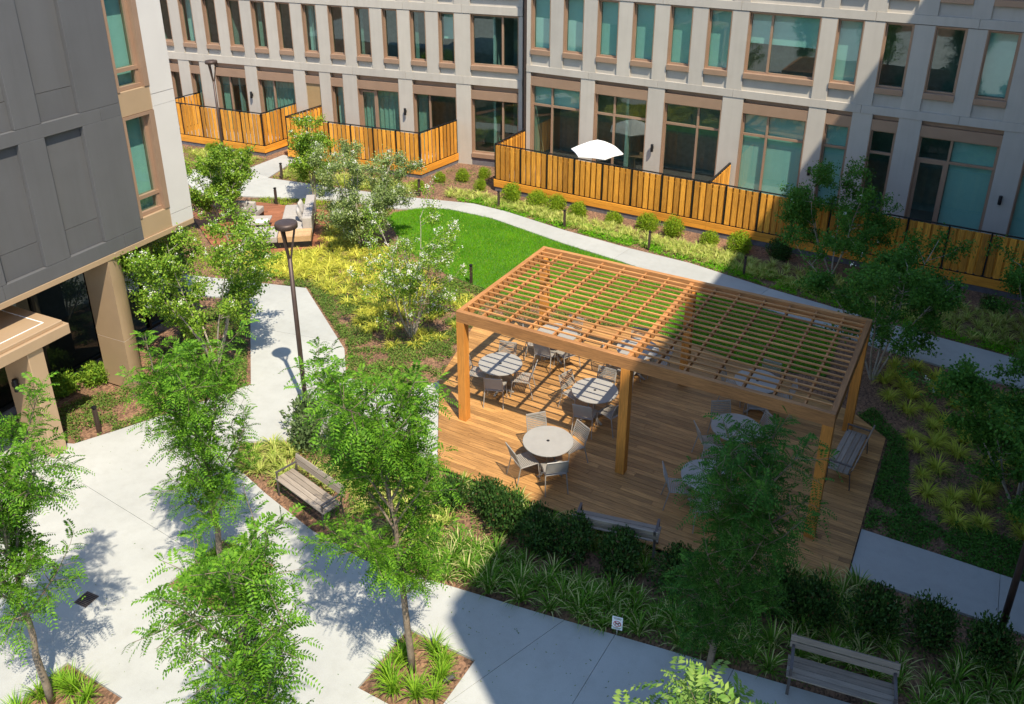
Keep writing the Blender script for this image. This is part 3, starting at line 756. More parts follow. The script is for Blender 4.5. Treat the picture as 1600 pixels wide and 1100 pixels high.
# ================================================================== FURNITURE
def make_table():
    t = empty('dining_table')
    MB().lathe([(0.515, 0.715), (0.535, 0.722), (0.538, 0.735), (0.533, 0.745)], 48).build('table_top', M['table'], t)
    MB().lathe([(0.034, 0.744), (0.034, 0.7475)], 16).build('parasol_hole_ring', M['black_metal'], t)
    MB().lathe([(0.035, 0.05), (0.035, 0.715)], 14).build('column', M['chair'], t, True)
    leg = MB().bar((0, 0, 0.055), (0.36, 0, 0.02), 0.05, 0.025).mesh('foot', M['chair'])
    for k in range(4): link('foot', leg, t, rot=(0, 0, R(45 + 90 * k)))
    return t
def make_chair():
    c = empty('dining_chair'); sw = 0.22
    s = MB()
    for k in range(11): s.box(-sw + 0.012, sw - 0.012, -0.2 + k * 0.0385, -0.2 + k * 0.0385 + 0.026, 0.435, 0.445)
    s.tube([(-sw, -0.2, 0.44), (-sw, 0.22, 0.44), (sw, 0.22, 0.44), (sw, -0.2, 0.44)], 0.012, 6)
    s.build('seat', M['chair'], c)
    b = MB()
    P = lambda t: (-0.2 - 0.10 * t - 0.03 * t * t, 0.45 + 0.40 * t)
    for k in range(9):
        t = 0.16 + k * 0.094; y, z = P(t); y2, z2 = P(t + 0.06)
        b.bar((-sw + 0.01, (y + y2) / 2, (z + z2) / 2), (sw - 0.01, (y + y2) / 2, (z + z2) / 2), 0.008, 0.027)
    b.tube([(-sw, *P(0)), (-sw, *P(0.5)), (-sw, *P(1)), (sw, *P(1)), (sw, *P(0.5)), (sw, *P(0))], 0.012, 6)
    b.build('backrest', M['chair'], c)
    for sx in (-1, 1):
        MB().tube([(sx * sw, 0.21, 0.44), (sx * (sw + 0.02), 0.25, 0.0)], [0.013, 0.011], 6).build('leg', M['chair'], c)
        MB().tube([(sx * sw, -0.2, 0.45), (sx * (sw + 0.02), -0.3, 0.0)], [0.013, 0.011], 6).build('leg', M['chair'], c)
    return c
t0, c0 = make_table(), make_chair(); used = [False, False]
def put(proto, i, x, y, rz, label, cat, group):
    o = proto if not used[i] else copy_tree(proto); used[i] = True
    o.location = (x, y, 0.05); o.rotation_euler = (0, 0, rz); return tag(o, label, cat, group)
TB = [('front sunlit table', (2.66, -0.62), [(2.02, 0.02, 'left rear'), (3.16, 0.12, 'right rear'), (2.28, -1.2, 'left front'), (3.15, -1.2, 'right front')]),
      ('striped table by the corner post', (0.21, 1.57), [(-0.05, 2.3, 'far'), (-0.5, 1.35, 'left'), (0.42, 0.92, 'near'), (0.98, 1.75, 'right')]),
      ('half shaded table by the middle post', (2.71, 1.63), [(2.62, 2.45, 'far'), (2.0, 1.75, 'left'), (2.75, 0.95, 'near'), (3.4, 1.35, 'right')]),
      ('rear left sunny table', (0.72, 3.6), [(0.68, 2.85, 'near'), (0.05, 3.35, 'left'), (1.38, 3.15, 'right'), (0.85, 4.35, 'far')]),
      ('rear middle table', (2.85, 3.9), [(2.2, 3.4, 'left'), (2.85, 3.15, 'near'), (3.5, 4.2, 'right'), (2.6, 4.6, 'far')]),
      ('shaded table behind the tree', (5.99, 1.8), [(5.42, 2.42, 'left rear'), (6.55, 2.45, 'right rear'), (5.4, 1.35, 'left front'), (6.6, 1.3, 'right front')]),
      ('hidden shaded table', (5.97, -0.08), [(5.3, -0.35, 'left'), (5.85, 0.65, 'far'), (6.65, 0.1, 'right'), (6.2, -0.75, 'near')]),
      ('rear right shaded table', (5.89, 3.89), [(6.05, 4.65, 'far'), (5.22, 3.95, 'left'), (6.62, 4.0, 'right'), (6.1, 3.2, 'near')])]
jr = random.Random(11)
for nm, (tx, ty), chs in TB:
    put(t0, 0, tx, ty, jr.uniform(0, 1.5), 'round grey metal dining table, ' + nm, 'table', 'round dining tables under the pergola')
    for (x, y, wh) in chs:
        q_ = 0.56 / math.hypot(x - tx, y - ty); x, y = tx + (x - tx) * q_, ty + (y - ty) * q_
        put(c0, 1, x, y, math.atan2(ty - y, tx - x) - math.pi / 2 + jr.uniform(-.16, .16), 'grey slatted chair on the %s side of %s' % (wh, nm), 'chair', 'slatted dining chairs')

def make_bench():
    b = empty('park_bench'); L = 0.86
    for k in range(4):
        part(b, 'seat_slat', M['bench'], (-L, L, -0.24 + k * 0.118, -0.24 + k * 0.118 + 0.108, 0.425, 0.455), bevel=0.004)
    for z in (0.60, 0.725):
        y = 0.27 + (z - 0.45) * 0.22
        o = MB().box(-L, L, -0.014, 0.014, -0.055, 0.055).build('back_slat', M['bench'], b, bevel=0.004, loc=(0, y, z + 0.02), rot=(R(-13), 0, 0))
    for sx in (-1, 1):
        x = sx * (L - 0.06)
        f = MB()
        f.bar((x, -0.22, 0.0), (x, -0.22, 0.63), 0.05, 0.018); f.bar((x, 0.30, 0.0), (x, 0.25, 0.44), 0.05, 0.018); f.bar((x, 0.25, 0.44), (x, 0.36, 0.82), 0.05, 0.018)
        f.bar((x, -0.23, 0.412), (x, 0.27, 0.412), 0.05, 0.018); f.bar((x, -0.24, 0.63), (x, 0.28, 0.63), 0.05, 0.018)
        f.build('end_frame', M['bench_metal'], b)
    return b
b0 = make_bench()
for i, (x, y, rz, lab) in enumerate([(-1.02, -3.95, R(-12.4), 'sunlit weathered slat bench beside the plaza and yellow grass tufts'), (4.82, -1.93, R(191.6), 'shaded slat bench seen from behind at the deck edge'),
                                     (8.22, 2.62, R(-94.6), 'shaded slat bench beside the right corner post of the pergola'), (9.18, -3.33, R(8.5), 'shaded slat bench at the lower right beside the plaza')]):
    o = b0 if i == 0 else copy_tree(b0)
    o.location = (x, y, 0.05 if i in (1, 2) else -0.02); o.rotation_euler = (0, 0, rz); tag(o, lab, 'bench', 'slat benches')
    if i == 0: o.scale = (0.94, 0.94, 0.92)

# ---- lamp posts
def lamp(x, y, lab, h=4.75):
    l = empty('lamp_post', (x, y, 0), 0.4, lab, 'lamp', 'lamp posts')
    MB().tube([(0, 0, -0.05), (0, 0, h - 0.85)], [0.058, 0.05], 14).build('pole', M['brown_metal'], l, True)
    MB().lathe([(0.1, -0.04), (0.1, 0.02)], 16).build('base_plate', M['brown_metal'], l)
    arm = MB().bar((0.02, 0, h - 0.9), (0.175, 0, h - 0.12), 0.04, 0.045).mesh('arm', M['brown_metal'])
    for k in range(3): link('arm', arm, l, rot=(0, 0, R(120 * k + 15)))
    MB().lathe([(0.215, h - 0.13), (0.245, h - 0.115), (0.25, h - 0.04), (0.235, h), (0.15, h + 0.012), (0.02, h + 0.018)], 36).build('lamp_head', M['brown_metal'], l, True)
    return l
lamp(-3.5, -1.3, 'brown lamp post with round disc head beside the central path')
lamp(-18.95, 10.8, 'far brown lamp post in front of the left cedar fence', 4.6)
lamp(11.36, -0.6, 'dark lamp pole at the right edge beside the shaded path')

# ---- bollard lights
bol = [(-3.67, 6.37, 'at the lower corner of the lawn'), (-3.26, 12.05, 'beside the far path below the white umbrella'), (0.14, 11.7, 'beside the far path above the pergola'), (-6.35, 12.6, 'beside the far path at the start of the long fence'),
       (-9.73, 12.15, 'by the middle terrace fence corner'), (-13.93, 8.62, 'behind the lounge deck sofa'), (-15.9, 11.0, 'on the planted corner of the far path'), (-6.95, -4.35, 'in the ground cover beside the champagne column'),
       (-6.06, -1.6, 'under the multi-stem tree beside the central path'), (3.56, 11.25, 'beside the far path at the shadow edge')]
for x, y, lab in bol:
    o = empty('bollard_light', (x, y, -0.05), 0.2, 'short dark bollard light ' + lab, 'bollard', 'bollard lights')
    MB().box(-0.04, 0.04, -0.04, 0.04, 0, 0.62).build('post', M['brown_metal'], o, bevel=0.004); MB().box(-0.045, 0.045, -0.045, 0.045, 0.655, 0.70).build('cap', M['black_metal'], o, bevel=0.004)
    MB().box(-0.03, 0.03, -0.03, 0.03, 0.62, 0.655).build('lens', M['black_metal'], o)

# ---- wall lights
def wall_light(x, y, z, rz, lab):
    o = empty('wall_light', (x, y, z), rz, lab, 'lamp', 'wall lights')
    MB().lathe([(0.05, -0.15), (0.055, -0.14), (0.055, 0.14), (0.05, 0.15)], 16, (0, -0.11)).build('shade', M['black_metal'], o, True)
    part(o, 'bracket', M['black_metal'], (-0.03, 0.03, -0.08, -0.002, -0.05, 0.05))
for u, z, lab in ((-10.92, 2.15, 'dark wall light left of the curtained terrace door'), (-3.0, 2.07, 'dark wall light right of the middle terrace door')):
    wall_light(-10.18 + u * math.cos(R(10)), 16.61 + u * math.sin(R(10)), z, R(10), lab)
for u, z, lab in ((-1.75, 2.02, 'dark wall light right of the white umbrella'), (4.2, 2.08, 'dark wall light at the shadow edge beside teal blinds'), (10.3, 2.1, 'dark wall light in shade at the right end of the facade')):
    wall_light(u, 16.6, z, 0, lab)
wall_light(-7.2 - 0.35, -5.6, 1.75, R(90), 'black wall light under the entrance canopy')

# ---- umbrella
um = empty('patio_umbrella', (-3.42, 15.05, 0.4), 0.2, 'open white patio umbrella behind the long cedar fence', 'umbrella')
MB().tube([(0, 0, 0), (0, 0, 2.05)], 0.022, 10).build('pole', M['chair'], um, True)
MB().lathe([(0.25, 0.0), (0.25, 0.05), (0.06, 0.08)], 20).build('base', M['bench_metal'], um)
mb = MB(); n = 6; rr_ = 1.02
mb.v = [(0, 0, 2.07)]
for ring, (rf, zz, sag) in enumerate(((0.4, 1.93, 0.012), (0.75, 1.76, 0.03), (1.0, 1.62, 0.02), (1.0, 1.585, 0.02))):
    for k in range(n * 2):
        a = math.pi * k / n; m_ = k % 2
        r_ = rr_ * rf * (1.0 if m_ == 0 else math.cos(math.pi / n) * 0.985)
        mb.v.append((r_ * math.cos(a), r_ * math.sin(a), zz + (sag if m_ else 0)))
N2 = 2 * n
for k in range(N2): mb.f.append((0, 1 + k, 1 + (k + 1) % N2))
for ring in range(3):
    for k in range(N2):
        a0 = 1 + ring * N2 + k; a1 = 1 + ring * N2 + (k + 1) % N2; mb.f.append((a0, a0 + N2, a1 + N2, a1))
mb.build('canopy', M['umbrella'], um)
for k in range(n):
    a = 2 * math.pi * k / n
    MB().bar((0, 0, 2.045), (rr_ * .97 * math.cos(a), rr_ * .97 * math.sin(a), 1.615), 0.015, 0.015).build('rib', M['chair'], um)
pt = empty('terrace_table', (-2.6, 15.5, 0.4), 0, 'wooden table on the terrace beside the white umbrella', 'table')
part(pt, 'table_top', M['teak'], (-0.7, 0.7, -0.4, 0.4, 0.70, 0.74), bevel=0.005)
for sx in (-1, 1):
    for sy in (-1, 1): part(pt, 'leg', M['teak'], (sx * 0.62 - 0.03, sx * 0.62 + 0.03, sy * 0.33 - 0.03, sy * 0.33 + 0.03, 0, 0.7))

# ---- lounge: frame axes e1 (along the backrest), e2 (towards the front left)
sf = empty('corner_sofa', (-9.85, 6.07, 0.03), math.atan2(0.785, -0.62), 'grey corner sofa on the small red deck beside the yellow grasses', 'sofa')
# local x = e1, local y = left of e1 = e2
def cush(name, m, x0, x1, y0, y1, z0, z1, parent=sf, bev=0.035):
    mb = MB().box(x0, x1, y0, y1, z0, z1); me = mb.mesh(name, m)
    bm = bmesh.new(); bm.from_mesh(me); bmesh.ops.bevel(bm, geom=list(bm.edges), offset=bev, segments=3, affect='EDGES', profile=0.6); bm.to_mesh(me); bm.free()
    me.polygons.foreach_set('use_smooth', [True] * len(me.polygons))
    return link(name, me, parent)
part(sf, 'plinth', M['black_metal'], (0.02, 3.1, 0.02, 1.15, 0.0, 0.2), (0.02, 1.05, 1.15, 2.3, 0.0, 0.2))
cush('seat_cushion', M['cushion'], 0.72, 1.9, 0.34, 1.12, 0.2, 0.42); cush('seat_cushion', M['cushion'], 1.92, 3.1, 0.34, 1.12, 0.2, 0.42)
cush('seat_cushion', M['cushion'], 0.02, 1.05, 1.14, 2.3, 0.2, 0.42)
cush('back_cushion', M['cushion'], 0.72, 1.9, 0.02, 0.34, 0.2, 0.78); cush('back_cushion', M['cushion'], 1.92, 3.1, 0.02, 0.34, 0.2, 0.78)
o = MB(); 
for k in range(6): part(sf, 'wood_slat', M['teak'], (0.03 + k * 0.115, 0.03 + k * 0.115 + 0.105, 0.03, 1.12, 0.2, 0.40), bevel=0.004)
def pillow(lab, x, y, rz, tilt):
    n = 9; V = []; F = []
    for sgn in (1, -1):
        for i in range(n):
            for j in range(n):
                u = -1 + 2 * i / (n - 1); v = -1 + 2 * j / (n - 1)
                t = max(0, (1 - u ** 4) * (1 - v ** 4)) ** 0.6
                V.append((0.23 * u * (1 - 0.07 * (1 - v * v)), sgn * 0.075 * t, 0.23 * v * (1 - 0.07 * (1 - u * u))))
    for s_ in range(2):
        for i in range(n - 1):
            for j in range(n - 1):
                a = s_ * n * n + i * n + j; F.append((a, a + n, a + n + 1, a + 1))
    me = bpy.data.meshes.new('throw_pillow'); me.from_pydata(V, [], F)
    bm = bmesh.new(); bm.from_mesh(me); bmesh.ops.remove_doubles(bm, verts=bm.verts, dist=1e-5); bmesh.ops.recalc_face_normals(bm, faces=bm.faces); bm.to_mesh(me); bm.free()
    me.materials.append(M['pillow']); me.polygons.foreach_set('use_smooth', [True] * len(me.polygons))
    ang = math.atan2(0.785, -0.62); ca, sa = math.cos(ang), math.sin(ang)
    p = link('throw_pillow', me, None, (-9.85 + x * ca - y * sa, 6.07 + x * sa + y * ca, 0.70), (R(tilt), 0, ang + rz))
    tag(p, lab, 'pillow', 'throw pillows on the sofa')
pillow('nearer grey throw pillow leaning on the corner sofa', 1.45, 0.48, 0.1, -18); pillow('farther pale throw pillow leaning on the corner sofa', 2.2, 0.47, -0.15, -16)
ct = empty('coffee_table', (-12.55, 6.35, 0.03), 0.6, 'low grey coffee table on the small red deck', 'table')
part(ct, 'table_top', M['cushion'], (-0.4, 0.4, -0.4, 0.4, 0.30, 0.36), bevel=0.01); part(ct, 'base', M['black_metal'], (-0.3, 0.3, -0.3, 0.3, 0.0, 0.3))
bx = empty('tray', (-12.3, 6.25, 0.392), 0.6, 'white tray on the low coffee table', 'tray'); part(bx, 'body', M['white'], (-0.2, 0.2, -0.15, 0.15, 0.0, 0.05), bevel=0.01)
ch = empty('lounge_chair', (-13.5, 6.9, 0.03), R(200), 'grey lounge chair on the small red deck', 'chair')
cush('seat_cushion', M['cushion'], -0.36, 0.36, -0.36, 0.36, 0.2, 0.42, ch); cush('back_cushion', M['cushion'], -0.36, 0.36, 0.2, 0.38, 0.42, 0.8, ch); part(ch, 'base', M['black_metal'], (-0.34, 0.34, -0.34, 0.34, 0.0, 0.2))

# ---- little sign, drain, spot light
sg = empty('lawn_sign', (5.67, -3.86, -0.05), R(12), 'small white no-dogs sign on a stake in the green grass tufts', 'sign')
part(sg, 'stake', M['chair'], (-0.012, 0.012, 0.006, 0.014, 0, 0.4))
part(sg, 'board', M['white'], (-0.09, 0.09, -0.002, 0.005, 0.14, 0.42))
ring = MB()
for k in range(24):
    a0, a1 = 2 * math.pi * k / 24, 2 * math.pi * (k + 1) / 24; b = len(ring.v)
    for a in (a0, a1):
        for r_ in (0.052, 0.066): ring.v.append((r_ * math.cos(a), -0.005, 0.27 + r_ * math.sin(a)))
    ring.f.append((b, b + 2, b + 3, b + 1))
bs = len(ring.v); ring.v += [(-0.045, -0.0062, 0.308), (-0.036, -0.0062, 0.317), (0.045, -0.0062, 0.232), (0.036, -0.0062, 0.223)]; ring.f.append((bs, bs + 1, bs + 2, bs + 3))
ring.build('prohibition_ring', M['red'], sg)
dog = MB()
for q in ([(-0.032, 0.262), (0.022, 0.262), (0.026, 0.285), (-0.028, 0.285)], [(0.018, 0.278), (0.044, 0.286), (0.042, 0.300), (0.016, 0.304)], [(-0.03, 0.236), (-0.022, 0.236), (-0.018, 0.264), (-0.03, 0.264)], [(0.012, 0.236), (0.02, 0.236), (0.022, 0.264), (0.01, 0.264)], [(-0.042, 0.296), (-0.036, 0.300), (-0.024, 0.284), (-0.030, 0.276)]):
    b = len(dog.v); dog.v += [(x, -0.0052, z) for x, z in q]; dog.f.append((b, b + 1, b + 2, b + 3))
dog.build('dog_silhouette', M['black_metal'], sg)
lines = MB()
for (z, w_) in ((0.395, 0.07), (0.372, 0.06), (0.182, 0.066), (0.162, 0.05)):
    b = len(lines.v); lines.v += [(-w_, -0.0045, z - 0.005), (w_, -0.0045, z - 0.005), (w_, -0.0045, z + 0.005), (-w_, -0.0045, z + 0.005)]; lines.f.append((b, b + 1, b + 2, b + 3))
lines.build('text_line', M['bench_metal'], sg)
dr = empty('drain_grate', (-2.76, -7.73, 0.0), R(5), 'dark square drain grate in the pale plaza paving', 'drain')
part(dr, 'frame', M['bench_metal'], (-0.2, 0.2, -0.2, -0.18, 0.001, 0.006), (-0.2, 0.2, 0.18, 0.2, 0.001, 0.006), (-0.2, -0.18, -0.18, 0.18, 0.001, 0.006), (0.18, 0.2, -0.18, 0.18, 0.001, 0.006))
part(dr, 'dark_sheet', M['black_metal'], (-0.18, 0.18, -0.18, 0.18, 0.0008, 0.0025))  # flat black sheet, stands in for the shade below the bars
for k in range(8): part(dr, 'grate_bar', M['bench_metal'], (-0.18, 0.18, -0.165 + k * 0.045, -0.145 + k * 0.045, 0.003, 0.0065))
dr.scale = (0.72, 0.72, 1.0)
sp = empty('spot_light', (3.72, -6.05, -0.05), 0.7, 'small dark spike spotlight among the tree pit grasses', 'lamp')
MB().tube([(0, 0, 0), (0, 0, 0.12)], 0.012, 8).build('spike', M['black_metal'], sp); MB().tube([(-0.06, 0, 0.10), (0.1, 0, 0.18)], [0.035, 0.045], 12).build('lamp_housing', M['bench_metal'], sp)

# ================================================================== PLANTING
def unit(v): return v / (np.linalg.norm(v, axis=-1, keepdims=True) + 1e-9)

def leaf_quads(c, d, nrm, L, W):
    """diamond leaves: c base points, d unit direction, nrm rough normal, L length, W width (arrays)"""
    s = unit(np.cross(d, nrm)); n2 = unit(np.cross(s, d)); L = L[:, None]; W = W[:, None]
    a = c; b = c + d * L * 0.5 + s * W * 0.5 + n2 * W * 0.12; t = c + d * L - n2 * L * 0.08; e = c + d * L * 0.5 - s * W * 0.5 + n2 * W * 0.12
    V = np.stack([a, b, t, e], 1).reshape(-1, 3)
    return V, np.arange(len(V)).reshape(-1, 4)

def branch_path(p, d, L, rng, nseg=5, up=0.25, wob=0.18):
    pts = [p.copy()]; d = d.copy()
    for i in range(nseg):
        d = d + rng.normal(0, wob, 3) * 0.5 + np.array([0, 0, up / nseg]); d /= np.linalg.norm(d)
        pts.append(pts[-1] + d * L / nseg)
    return pts, d

def lerp_path(pts, t):
    f = t * (len(pts) - 1); i = min(int(f), len(pts) - 2); q = f - i
    return pts[i] * (1 - q) + pts[i + 1] * q, unit(pts[i + 1] - pts[i])

def pinnate_tree(base, H, crown_r, crown_z, seed, label, group, m_leaf, nbr=18, lean=(0, 0), leafmul=0.62, elev=(38, 66), lscale=1.0):
    rng = np.random.default_rng(seed)
    root = empty('locust_tree', (base[0], base[1], -0.05), 0, label, 'tree', group)
    nseg = 12; tr = []
    for i in range(nseg + 1):
        t = i / nseg; tr.append(np.array([lean[0] * t ** 1.3, lean[1] * t ** 1.3, H * 0.95 * t]) + np.array([*rng.normal(0, 0.018, 2), 0]) * (t > 0.1))
    wood_ = MB(); wood_.tube([tuple(p) for p in tr], [0.055 * (1 - i / nseg) ** 0.8 + 0.006 for i in range(nseg + 1)], 8)
    twigs = []
    az0 = rng.uniform(0, 6.28)
    for k in range(nbr):
        t = crown_z / H + (0.93 - crown_z / H) * (k + 0.3) / nbr
        p, _ = lerp_path(tr, min(t / 0.95 * 0.95, 0.99))
        az = az0 + k * 2.399 + rng.normal(0, 0.25); el = R(rng.uniform(*elev))
        prof = math.sin(math.pi * min(1, (0.18 + 0.82 * (1 - (t - crown_z / H) / (1 - crown_z / H))))) ** 0.6
        L = crown_r * (0.45 + 0.75 * prof) * rng.uniform(0.6, 1.4)
        d = np.array([math.cos(az) * math.cos(el), math.sin(az) * math.cos(el), math.sin(el)])
        pts, d2 = branch_path(p, d, L, rng, 5, 0.35)
        wood_.tube([tuple(q) for q in pts], [0.02 * (1 - i / 5) + 0.004 for i in range(6)], 5, False)
        twigs.append(pts)
        for j in range(int(6 + L * 5)):
            tt = rng.uniform(0.25, 1.0); q, dd = lerp_path(pts, tt)
            sd = unit(dd * 0.7 + unit(rng.normal(0, 1, 3)) * 0.9 + np.array([0, 0, 0.1]))
            tp, _ = branch_path(q, sd, rng.uniform(0.28, 0.62), rng, 3, 0.1)
            wood_.tube([tuple(v) for v in tp], [0.006, 0.005, 0.004, 0.003], 4, False)
            twigs.append(tp)
    for j in range(10):
        p, dd = lerp_path(tr, rng.uniform(0.75, 0.99)); sd = unit(np.array([*rng.normal(0, 0.6, 2), 0.9])); tp, _ = branch_path(p, sd, rng.uniform(0.3, 0.6), rng, 3, 0.1); twigs.append(tp)
    wood_.build('trunk', M['bark'], root, True)
    Cc, Dd, Nn = [], [], []
    for tp in twigs:
        Lt = sum(np.linalg.norm(tp[i + 1] - tp[i]) for i in range(len(tp) - 1))
        n = max(3, int(Lt / 0.036 * leafmul))
        for j in range(n):
            t = 0.2 + 0.8 * (j + rng.random()) / n; p, dd = lerp_path(tp, min(t, 1))
            az = j * 2.4 + rng.normal(0, 0.3)
            pr = unit(np.cross(dd, np.array([0.3, 0.2, 1.0]))); qr = np.cross(dd, pr)
            out = pr * math.cos(az) + qr * math.sin(az)
            Cc.append(p); Dd.append(unit(out * 0.9 + dd * 0.75 + np.array([0, 0, 0.1]))); 
    Cc = np.array(Cc); Dd = np.array(Dd); n = len(Cc)
    LL = rng.uniform(0.17, 0.30, n) * lscale; npair = 8
    side = unit(np.cross(Dd, np.tile(np.array([0, 0, 1.0]), (n, 1)) + rng.normal(0, 0.35, (n, 3))))
    nor = unit(np.cross(side, Dd))
    cs, ds, ns_, ls, ws = [], [], [], [], []
    for i in range(npair):
        t = 0.12 + 0.88 * i / (npair - 1)
        pos = Cc + Dd * (LL * t)[:, None] - np.array([0, 0, 1.0]) * (LL * 0.42 * t * t)[:, None]
        tan = unit(Dd - np.array([0, 0, 1.0]) * (0.84 * t))
        sz = 1 - 0.55 * abs(t - 0.5)
        for s in (-1, 1):
            cs.append(pos); ds.append(unit(side * s * 0.95 + tan * 0.42 - nor * 0.1 + rng.normal(0, 0.1, (n, 3)))); ns_.append(nor)
            ls.append(LL * 0.26 * sz * rng.uniform(0.85, 1.15, n)); ws.append(LL * 0.10 * sz * np.ones(n))
    V, F = leaf_quads(np.concatenate(cs), np.concatenate(ds), np.concatenate(ns_), np.concatenate(ls), np.concatenate(ws))
    link('crown', npmesh('crown', V, F, m_leaf), root)
    return root

G1 = 'feathery locust trees round the plaza'
pinnate_tree((-1.45, -9.3), 4.3, 1.15, 1.75, 21, 'feathery green tree at the left edge of the plaza with a slim pale trunk', G1, M['leaf_locust'], 18)
pinnate_tree((-1.05, -6.18), 4.8, 1.1, 1.2, 22, 'feathery green tree in front of the champagne column', G1, M['leaf_locust'], 20)
pinnate_tree((3.35, -9.4), 5.15, 1.1, 1.0, 23, 'feathery green tree at the bottom edge left of the square tree pit', G1, M['leaf_locust'], 20, leafmul=0.52)
pinnate_tree((3.08, -6.12), 5.3, 1.25, 1.65, 24, 'tall feathery green tree in the square tree pit beside the deck', G1, M['leaf_locust'], 24, lean=(-0.4, 0.05), leafmul=0.62)
pinnate_tree((7.25, -3.8), 4.2, 0.85, 0.5, 25, 'shaded dark feathery tree in the bed before the deck', G1, M['leaf_locust_shade'], 24, lean=(0.4, 0.1), leafmul=0.62)
pinnate_tree((8.4, -9.35), 5.9, 0.55, 2.6, 26, 'bright yellow-green feathery tree top at the bottom edge of the picture', G1, M['leaf_bright'], 20, lscale=1.35, leafmul=0.75)

def broad_tree(base, H, rad, seed, label, group, m_leaf, flowers=0, nst=5, n_leaf=5200, lsz=0.06, cz=0.9, bark='bark_pale', spread=0.5):
    rng = np.random.default_rng(seed)
    root = empty('serviceberry_tree', (base[0], base[1], -0.05), 0, label, 'tree', group)
    wd = MB(); tw = []
    for s in range(nst):
        az = 6.283 * s / nst + rng.normal(0, 0.3); d = unit(np.array([math.cos(az) * spread * rng.uniform(.6, 1.2), math.sin(az) * spread * rng.uniform(.6, 1.2), 1.0]))
        pts, d2 = branch_path(np.array([0.05 * math.cos(az), 0.05 * math.sin(az), 0.0]), d, H * rng.uniform(0.8, 0.98), rng, 8, 0.12, 0.14)
        wd.tube([tuple(p) for p in pts], [0.026 * (1 - i / 8.5) + 0.004 for i in range(9)], 6, False)
        for j in range(9):
            t = rng.uniform(max(0.12, cz / H), 1.0); p, dd = lerp_path(pts, t)
            a2 = az + rng.normal(0, 1.3); sd = unit(np.array([math.cos(a2), math.sin(a2), rng.uniform(0.1, 0.8)]))
            L = rad * rng.uniform(0.4, 0.95) * (1.15 - 0.6 * abs(t - 0.55))
            bp, _ = branch_path(p, sd, L, rng, 4, 0.2, 0.3)
            wd.tube([tuple(q) for q in bp], [0.009, 0.007, 0.006, 0.004, 0.003], 4, False); tw.append(bp)
            for _ in range(4):
                q, dd2 = lerp_path(bp, rng.uniform(0.3, 1)); tp, _ = branch_path(q, unit(dd2 + unit(rng.normal(0, 1, 3))), rng.uniform(0.15, 0.4), rng, 2, 0.1); tw.append(tp)
    wd.build('trunk', M[bark], root, True)
    idx = rng.integers(0, len(tw), n_leaf); P = np.empty((n_leaf, 3)); 
    for i, k in enumerate(idx): P[i], _ = lerp_path(tw[k], rng.uniform(0.15, 1.0))
    P += rng.normal(0, 0.085, (n_leaf, 3))
    D = unit(rng.normal(0, 1, (n_leaf, 3)) + np.array([0, 0, -0.15])); N = unit(rng.normal(0, 0.7, (n_leaf, 3)) + np.array([0, 0, 1.0]))
    V, F = leaf_quads(P, D, N, rng.uniform(0.75, 1.3, n_leaf) * lsz, rng.uniform(0.5, 0.7, n_leaf) * lsz)
    link('crown', npmesh('crown', V, F, m_leaf), root)
    if flowers:
        fc = np.array([lerp_path(tw[k], rng.uniform(0.75, 1.0))[0] for k in rng.integers(0, len(tw), flowers)]) + np.array([0, 0, 0.05])
        q = 9; P = np.repeat(fc, q, 0) + rng.normal(0, 0.03, (flowers * q, 3)); D = unit(rng.normal(0, 1, P.shape) + np.array([0, 0, 0.5])); N = unit(rng.normal(0, 0.5, P.shape) + np.array([0, 0, 1.0]))
        V, F = leaf_quads(P, D, N, np.full(len(P), 0.036), np.full(len(P), 0.03))
        link('blossoms', npmesh('blossoms', V, F, M['flower']), root)
    return root
G2 = 'small multi-stem garden trees'
broad_tree((-14.3, 6.2), 3.0, 1.15, 41, 'leafy bright green tree with white flowers beside the pale building corner', G2, M['leaf_service'], 150, 6, 20000, 0.085)
broad_tree((-6.9, -0.9), 4.0, 1.5, 42, 'airy multi-stem tree with white blossom beside the round champagne column', G2, M['leaf_service'], 220, 7, 24000, 0.075, 1.2, spread=0.42)
broad_tree((-12.95, 9.65), 3.15, 0.95, 43, 'slim green tree with white flowers in front of the middle cedar fence', G2, M['leaf_service'], 130, 4, 12000, 0.08, 1.1, spread=0.2)
broad_tree((-8.45, 7.0), 3.5, 1.25, 44, 'broad silvery tree with pale blossom beside the lawn', G2, M['leaf_olive'], 420, 7, 34000, 0.065, 0.4, spread=0.3)
broad_tree((-3.35, 2.8), 3.6, 1.4, 45, 'sparse white-blossomed tree in the yellow grass bed', G2, M['leaf_service'], 420, 6, 12000, 0.06, 0.7, spread=0.36)
broad_tree((6.0, 12.75), 3.7, 1.35, 46, 'shaded multi-stem tree in front of the long cedar fence', G2, M['leaf_shade'], 12, 5, 17000, 0.08, 1.4)
broad_tree((8.15, 6.8), 4.1, 1.5, 47, 'shaded green tree beside the rear right corner of the pergola', G2, M['leaf_shade'], 6, 6, 20000, 0.08, 1.3, spread=0.4)
broad_tree((11.5, 3.0), 3.5, 1.1, 48, 'shaded tree at the right edge above the shaded path', G2, M['leaf_shade'], 10, 6, 20000, 0.08, 0.9)
broad_tree((11.9, 10.9), 2.9, 1.1, 49, 'shaded leafy tree at the right edge before the fence', G2, M['leaf_shade'], 6, 5, 11000, 0.08, 0.8)

